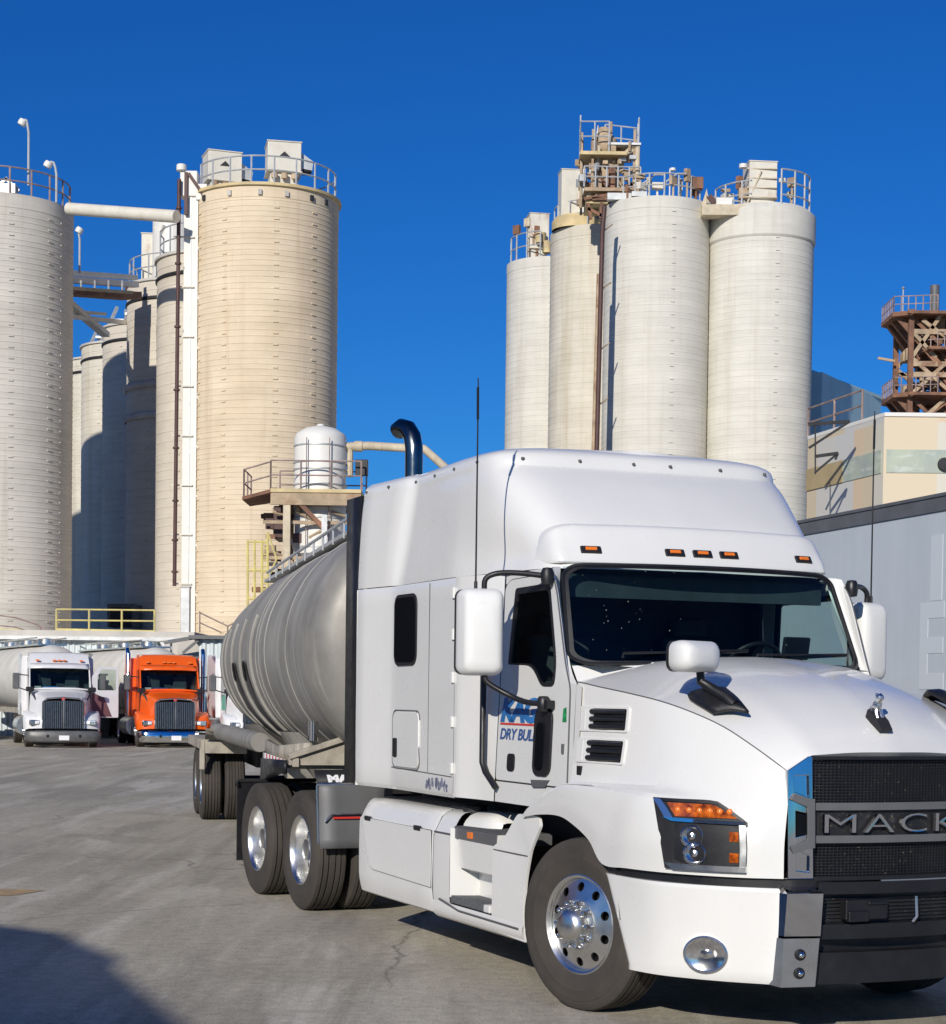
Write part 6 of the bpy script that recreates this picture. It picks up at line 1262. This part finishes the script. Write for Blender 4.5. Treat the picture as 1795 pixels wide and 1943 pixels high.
# ------------------------------------------------------------------ white vessel on its steel platform
YP = 70; pl_ = empty('vessel_platform', at(600, 950, YP)); tag(pl_, 'rusty beige steel platform with rails carrying the white vessel', 'platform'); qp = at(600, 950, YP)
rp = lambda px, py, Y=YP: at(px, py, Y)-qp
zd = rp(600, 938).z; xA, xB = rp(522, 938).x, rp(690, 938).x
MB().box(xA, xB, -1.6, 1.8, zd-.1, zd+.03).build('deck', 'rimtan', pl_, smooth=0); [MB().box(xA, xB, a_, a_+.15, zd-.55, zd-.1).build('edge_girder', 'rustlight', pl_, smooth=0) for a_ in (-1.55, 1.4)]
MB().add([(xA, -1.6, zd), (xA, 1.8, zd), (xA-1.1, 1.4, zd-.22), (xA-1.1, -1.0, zd-.22), (xA, -1.6, zd-.12), (xA, 1.8, zd-.12), (xA-1.1, 1.4, zd-.34), (xA-1.1, -1.0, zd-.34)], [(0, 1, 2, 3), (4, 5, 6, 7), (0, 3, 7, 4), (2, 3, 7, 6), (1, 2, 6, 5)]).build('side_deck', 'rust', pl_, smooth=0)
for px, dy in ((552, -1.4), (545, 1.4), (675, -1.4), (680, 1.4)): x_ = rp(px, 950).x; MB().beam((x_, dy, zd-.1), (x_, dy, -qp.z), .26).build('leg', 'rustlight' if dy > 0 else 'cream', pl_, smooth=0)
MB().beam((rp(572, 962).x, -1.42, zd-.4), (rp(622, 1010).x, -1.42, zd-1.4), .16).build('brace', 'rust', pl_, smooth=0); MB().beam((rp(622, 985).x, -1.5, zd-.9), (rp(622, 985).x, -1.5, zd-2.6), .2).build('post', 'galv', pl_, smooth=0)
MB().box(rp(522, 950).x, rp(545, 950).x, -.6, 1.2, zd-1.7, zd-.5).build('hung_machine', 'brownpipe', pl_, smooth=0, bevel=.05)
rail(pl_, [(xA, -1.55, zd), (xB, -1.55, zd)], 1.05, 'railrust', .03, 1.3); rail(pl_, [(xA, 1.7, zd), (xB, 1.7, zd)], 1.05, 'railrust', .03, 1.3); rail(pl_, [(xA, -1.55, zd), (xA-1.05, -.9, zd-.22), (xA-1.05, 1.3, zd-.22)], 1.0, 'railrust', .03, 1.2)
zz = [-1.1, -2.4, -3.6]
for z in zz: MB().box(xA-.3, xB, -1.3, -1.18, zd+z-.12, zd+z).build('cross_beam', 'rustlight', pl_, smooth=0)
for k in range(34):
    MB().cbox((random.uniform(xA-.6, xA+1.1), random.uniform(-.9, 1.2), zd-random.uniform(.5, 4.6)), (random.uniform(.1, .5), random.uniform(.1, .5), random.uniform(.08, .45))).build('fitting', random.choice(['rustlight', 'cream', 'brownpipe', 'rust']), pl_, smooth=0)
for k in range(10): x_ = random.uniform(xA-.8, xB); z_ = zd-random.uniform(.5, 4.4); MB().tube([(x_, -1, z_), (x_+random.uniform(-.9, .9), -.9, z_+random.uniform(-.5, .5))], .06, 6).build('pipe', 'rustlight', pl_)
ve = empty('pressure_vessel', at(606, 1055, YP)); tag(ve, 'white domed cylindrical vessel ringed by hoops on the rusty platform', 'tank'); qv = at(606, 1055, YP)
hv = zof(606, 832, YP)-qv.z; R_ = 49/3557*YP
MB().lathe([(.3, -.6), (R_*.9, 0), (R_, .05), (R_, hv), (R_*.93, hv+.16), (R_*.6, hv+.36), (.15, hv+.46), (.12, hv+.52), (0, hv+.52)], 40).build('shell', 'whitesteel', ve)
hb = MB()
for py in (848, 880, 893, 922, 965, 985, 1040): z = zof(606, py, YP)-qv.z; hb.lathe([(R_+.005, z-.03), (R_+.035, z-.025), (R_+.035, z+.025), (R_+.005, z+.03)], 40)
hb.build('hoop', 'galv', ve, smooth=30)
ld = MB()
for dx in (-.42, .42): ld.tube([(dx, -R_-.08, .3), (dx, -R_-.08, hv-.1)], .02, 6)
ld.build('strap', 'railrust', ve)
tag(MB().tube([at(655, 848, 70), at(700, 846, 70), at(805, 852, 70), at(860, 900, 70), at(872, 960, 70), at(873, 1402, 70)], .16, 10).tube([at(664, 850, 70), at(664, 905, 70)], .12, 8).lathe([(.2, -.15), (.2, .15)], 12, Matrix.Translation(at(680, 847, 70)) @ Matrix.Rotation(PI/2, 4, 'Y'), True, True).build('process_pipe', 'cream'), 'beige horizontal pipe leaving the white vessel toward the exhaust stack', 'pipe')
bxk = empty('control_box', at(686, 935, 69)); tag(bxk, 'black control box on a post beside the white vessel', 'cabinet'); MB().box(-.23, .23, -.15, .15, .62, 1.2).build('box', 'black', bxk, smooth=0, bevel=.02); MB().beam((0, 0, 0), (0, 0, .65), .08).build('post', 'railrust', bxk, smooth=0)
# yellow caged ladders left of the platform
ly = empty('caged_ladder', at(500, 1165, 66)); tag(ly, 'yellow caged ladders and stair frames left of the platform', 'ladder'); ql = at(500, 1165, 66); rl2 = lambda px, py, Y=66: at(px, py, Y)-ql
lm = MB()
for px in (470, 483, 497, 508): lm.tube([rl2(px, 1180), rl2(px, 1025 if px < 500 else 1010)], .05, 6)
for py in np.arange(1030, 1180, 11): lm.tube([rl2(497, py), rl2(508, py)], .03, 6)
for py in (1028, 1082, 1136): lm.tube([rl2(470, py), rl2(508, py)], .045, 6)
lm.tube([rl2(508, 1010), rl2(525, 1060), rl2(508, 1100)], .04, 6).build('ladder', 'yellowrail', ly)
# ------------------------------------------------------------------ buildings on the right
def patch_mat():
    m = bpy.data.materials.new('patched cladding'); m.use_nodes = True; n = m.node_tree.nodes; L = m.node_tree.links; b = n['Principled BSDF']; b.inputs['Roughness'].default_value = .7
    tc = n.new('ShaderNodeTexCoord'); sp = n.new('ShaderNodeSeparateXYZ'); L.new(tc.outputs['Object'], sp.inputs[0])
    def math_(op, a_, b_=None):
        x = n.new('ShaderNodeMath'); x.operation = op
        for i, v in enumerate((a_, b_)):
            if v is None: continue
            if isinstance(v, (int, float)): x.inputs[i].default_value = v
            else: L.new(v, x.inputs[i])
        return x.outputs[0]
    s = math_('ADD', sp.outputs[0], math_('MULTIPLY', sp.outputs[1], 1.0))
    u = math_('FLOOR', math_('MULTIPLY', math_('SUBTRACT', sp.outputs[0], sp.outputs[1]), 1.15))
    wn = n.new('ShaderNodeTexWhiteNoise'); wn.noise_dimensions = '2D'; cb_ = n.new('ShaderNodeCombineXYZ'); L.new(u, cb_.inputs[0])
    row = math_('FLOOR', math_('MULTIPLY', sp.outputs[2], .28)); L.new(row, cb_.inputs[1]); L.new(cb_.outputs[0], wn.inputs['Vector'])
    r = n.new('ShaderNodeValToRGB'); r.color_ramp.interpolation = 'CONSTANT'; e = r.color_ramp.elements
    cols_ = [(0, (.62, .53, .37)), (.22, (.60, .58, .52)), (.42, (.66, .56, .40)), (.60, (.58, .57, .54)), (.78, (.66, .52, .36)), (.9, (.63, .60, .50))]
    while len(e) < len(cols_): e.new(.5)
    for q_, (p, c) in zip(e, cols_): q_.position = p; q_.color = (*c, 1)
    L.new(wn.outputs['Value'], r.inputs[0]); L.new(r.outputs[0], b.inputs['Base Color']); return m
M['patch'] = patch_mat()
M['band'] = mat('weathered green sign band', (.40, .44, .34), .7, 0, .25, .9, streak=.9, streak_col=(.68, .70, .64), sscale=(.8, .8, 2.2), streak_thr=.53, col2=(.33, .38, .36))
M['ochre'] = mat('ochre panel', (.45, .35, .19), .7, 0, .15, 1)
M['tealwall'] = mat('teal cladding', (.40, .58, .62), .6, 0, .1, .5, streak=.3, streak_col=(.50, .66, .68), sscale=(2, 2, .2), streak_thr=.5)
YC = 60; cz0 = at(1678, 790, YC); pbld = empty('patched_building', (cz0.x, cz0.y, 0)); tag(pbld, 'cream and grey patchwork clad building with a weathered green sign band', 'building')
lx = at(1533, 833, 65.6); lv = Vector((lx.x-cz0.x, lx.y-cz0.y)); rv = Vector((9, -.2)); Zt = cz0.z
pts = [(0, 0), (rv.x, rv.y), (rv.x+lv.x, rv.y+lv.y), (lv.x, lv.y)]
prism(pts, 0, Zt).build('wall', 'patch', pbld, smooth=0); prism([(x*1.01, y*1.01-.05) for x, y in pts], Zt, Zt+.12).build('parapet', 'whitesteel', pbld, smooth=0)
z1, z0_ = zof(1690, 853, YC), zof(1690, 897, YC); lu = lv.normalized(); ln_ = Vector((lu.y, -lu.x)); ln_ = -ln_ if ln_.y > 0 else ln_
MB().add([(rv.x*t, rv.y*t-.03, z) for z in (z0_, z1) for t in (.01, 1)], [(0, 1, 3, 2)]).build('sign_band', 'band', pbld, smooth=0, solid=.02)
LL = lv.length
MB().add([(lu.x*d+ln_.x*.03, lu.y*d+ln_.y*.03, z) for z in (z0_, z1) for d in (.12, LL*.50)], [(0, 1, 3, 2)]).build('sign_band', 'band', pbld, smooth=0, solid=.02)
MB().add([(lu.x*d+ln_.x*.03, lu.y*d+ln_.y*.03, z) for z in (z0_, z1) for d in (LL*.50, LL*1.0)], [(0, 1, 3, 2)]).build('ochre_panel', 'ochre', pbld, smooth=0, solid=.02)
MB().lathe([(.22, 0), (.2, .1), (0, .12)], 16, Matrix.Translation((xof(1790, 882, YC)-cz0.x, -.12, zof(1790, 882, YC))) @ Matrix.Rotation(PI/2, 4, 'X')).build('vent_hole', 'opening', pbld)
rail(pbld, [(lu.x*LL*.98, lu.y*LL*.98+.3, Zt+.1), (lu.x*LL*.25, lu.y*LL*.25+.3, Zt+.1)], 1.0, 'railrust', .035, 2.2, 'roof_rail')
tb = at(1560, 706, 112); tc_ = at(1672, 742, 122); teal = empty('teal_building', (tb.x, tb.y, 0)); tag(teal, 'flat topped teal clad building standing behind the patched building', 'building')
v_ = Vector((tc_.x-tb.x, tc_.y-tb.y)); prism([(0, 0), (v_.x, v_.y), (v_.x-.3, v_.y+8), (-.8, 8), (-.75, .4)], 0, tb.z).build('wall', 'tealwall', teal, smooth=0); prism([(-.85, -.1), (v_.x+.1, v_.y-.1), (v_.x, v_.y+8), (-.8, 8)], tb.z, tb.z+.2).build('parapet', 'tealwall', teal, smooth=0)
# wall-mounted brackets on the rightmost silo
wb = empty('pipe_bracket', at(1545, 860, 62)); tag(wb, 'dark triangular pipe brackets fixed to the patched building wall', 'bracket'); qb = at(1545, 860, 62); rb_ = lambda px, py, Y=60.5: at(px, py, Y)-qb
MB().beam(rb_(1534, 805), rb_(1612, 800), .1).beam(rb_(1612, 800), rb_(1535, 850), .08).beam(rb_(1547, 806), rb_(1547, 900), .04).beam(rb_(1547, 866), rb_(1590, 860), .1).beam(rb_(1590, 860), rb_(1546, 897), .07).beam(rb_(1590, 860), rb_(1585, 872), .07).build('brackets', 'steel_dark', wb, smooth=0)
# rusty lattice tower at the right edge
YR = 92; lt = empty('lattice_tower', at(1760, 800, YR)); tag(lt, 'rust brown lattice process tower with flared platforms at the right edge', 'tower'); qt = at(1760, 800, YR); rt = lambda px, py, dy=0: at(px, py, YR)-qt+Vector((0, dy, 0))
zs_ = [rt(1760, p).z for p in (820, 757, 690, 610)]
leg = MB()
for px in (1715, 1788, 1840):
    for dy in (-1.6, 1.6): a_ = rt(px, 600); leg.beam((a_.x, dy, -qt.z), (a_.x, dy, a_.z), .24)
leg.build('column', 'rust', lt, smooth=0)
for py, x0, ext in ((757, 1712, 30), (606, 1712, 30), (672, 1750, 12)):
    a_, b_ = rt(x0, py), rt(1850, py); z = a_.z
    MB().box(a_.x-.2, b_.x, -2.2, 2.2, z-.14, z).build('platform', 'rust', lt, smooth=0)
    e_ = rt(x0-ext, py-6)
    fl = MB().add([(a_.x, -2.2, z), (a_.x, 1.8, z), (e_.x, 1.2, z+.05), (e_.x, -1.4, z+.05), (a_.x, -2.2, z-.2), (a_.x, 1.8, z-.2), (e_.x, 1.2, z-.15), (e_.x, -1.4, z-.15)], [(0, 1, 2, 3), (4, 5, 6, 7), (0, 3, 7, 4), (2, 3, 7, 6), (1, 2, 6, 5)])
    for dy in (-1.6, -.2, 1.2): fl.beam((e_.x+.3, dy*.7, z-.1), (a_.x+1.5, dy, z-2.5), .26).beam((e_.x+.9, dy*.8, z-.1), (a_.x+1.5, dy, z-1.5), .16)
    fl.build('flared_deck', 'rust', lt, smooth=0)
    rail(lt, [(e_.x+.05, 1.2, z+.05), (e_.x+.05, -1.4, z+.05), (a_.x+1.2, -2.15, z)], .75, 'railrust', .025, .35)
dg = MB()
for px0, py0, px1, py1 in ((1715, 757, 1790, 690), (1715, 690, 1790, 757), (1715, 690, 1770, 610), (1760, 690, 1715, 640), (1790, 690, 1840, 610), (1790, 757, 1840, 690), (1715, 820, 1790, 757), (1735, 620, 1790, 660), (1720, 700, 1765, 700)):
    for dy in (-1.6, 1.6): dg.beam(rt(px0, py0, dy), rt(px1, py1, dy), .17)
dg.build('diagonal_brace', 'rustlight', lt, smooth=0)
for k in range(34):
    c_ = rt(random.uniform(1705, 1850), random.uniform(612, 800), random.uniform(-2.1, 1.5)); v_ = Vector((random.uniform(-1.6, 1.6), 0, random.uniform(-1.2, 1.2))); MB().beam(c_, c_+v_, random.uniform(.07, .16)).build('strut', random.choice(['rust', 'rust', 'rustlight', 'brownpipe']), lt, smooth=0)
for py in (640, 700, 720): a_, b_ = rt(1712, py), rt(1850, py); MB().box(a_.x, b_.x, -1.7, -1.5, a_.z-.15, a_.z+.08).build('girder', 'rustlight', lt, smooth=0)
for k in range(60):
    c_ = rt(random.uniform(1722, 1850), random.uniform(612, 800)); MB().cbox((c_.x, random.uniform(-1.4, 1.6), c_.z), (random.uniform(.15, .9), random.uniform(.2, .8), random.uniform(.15, .9))).build('machine', random.choice(['brownpipe', 'rust', 'rustlight']), lt, smooth=0)
a_ = rt(1768, 600); MB().tube([(a_.x, -.5, a_.z-.6), (a_.x, -.5, rt(1768, 546).z)], .23, 12).build('chimney', 'greyguard', lt)
a_ = rt(1713, 600); MB().tube([(a_.x, 0, a_.z), (a_.x, 0, rt(1713, 548).z)], .03, 6).lathe([(0, -.1), (.1, 0), (0, .1)], 8, Matrix.Translation((a_.x, 0, rt(1713, 547).z))).build('beacon_mast', 'galv', lt)
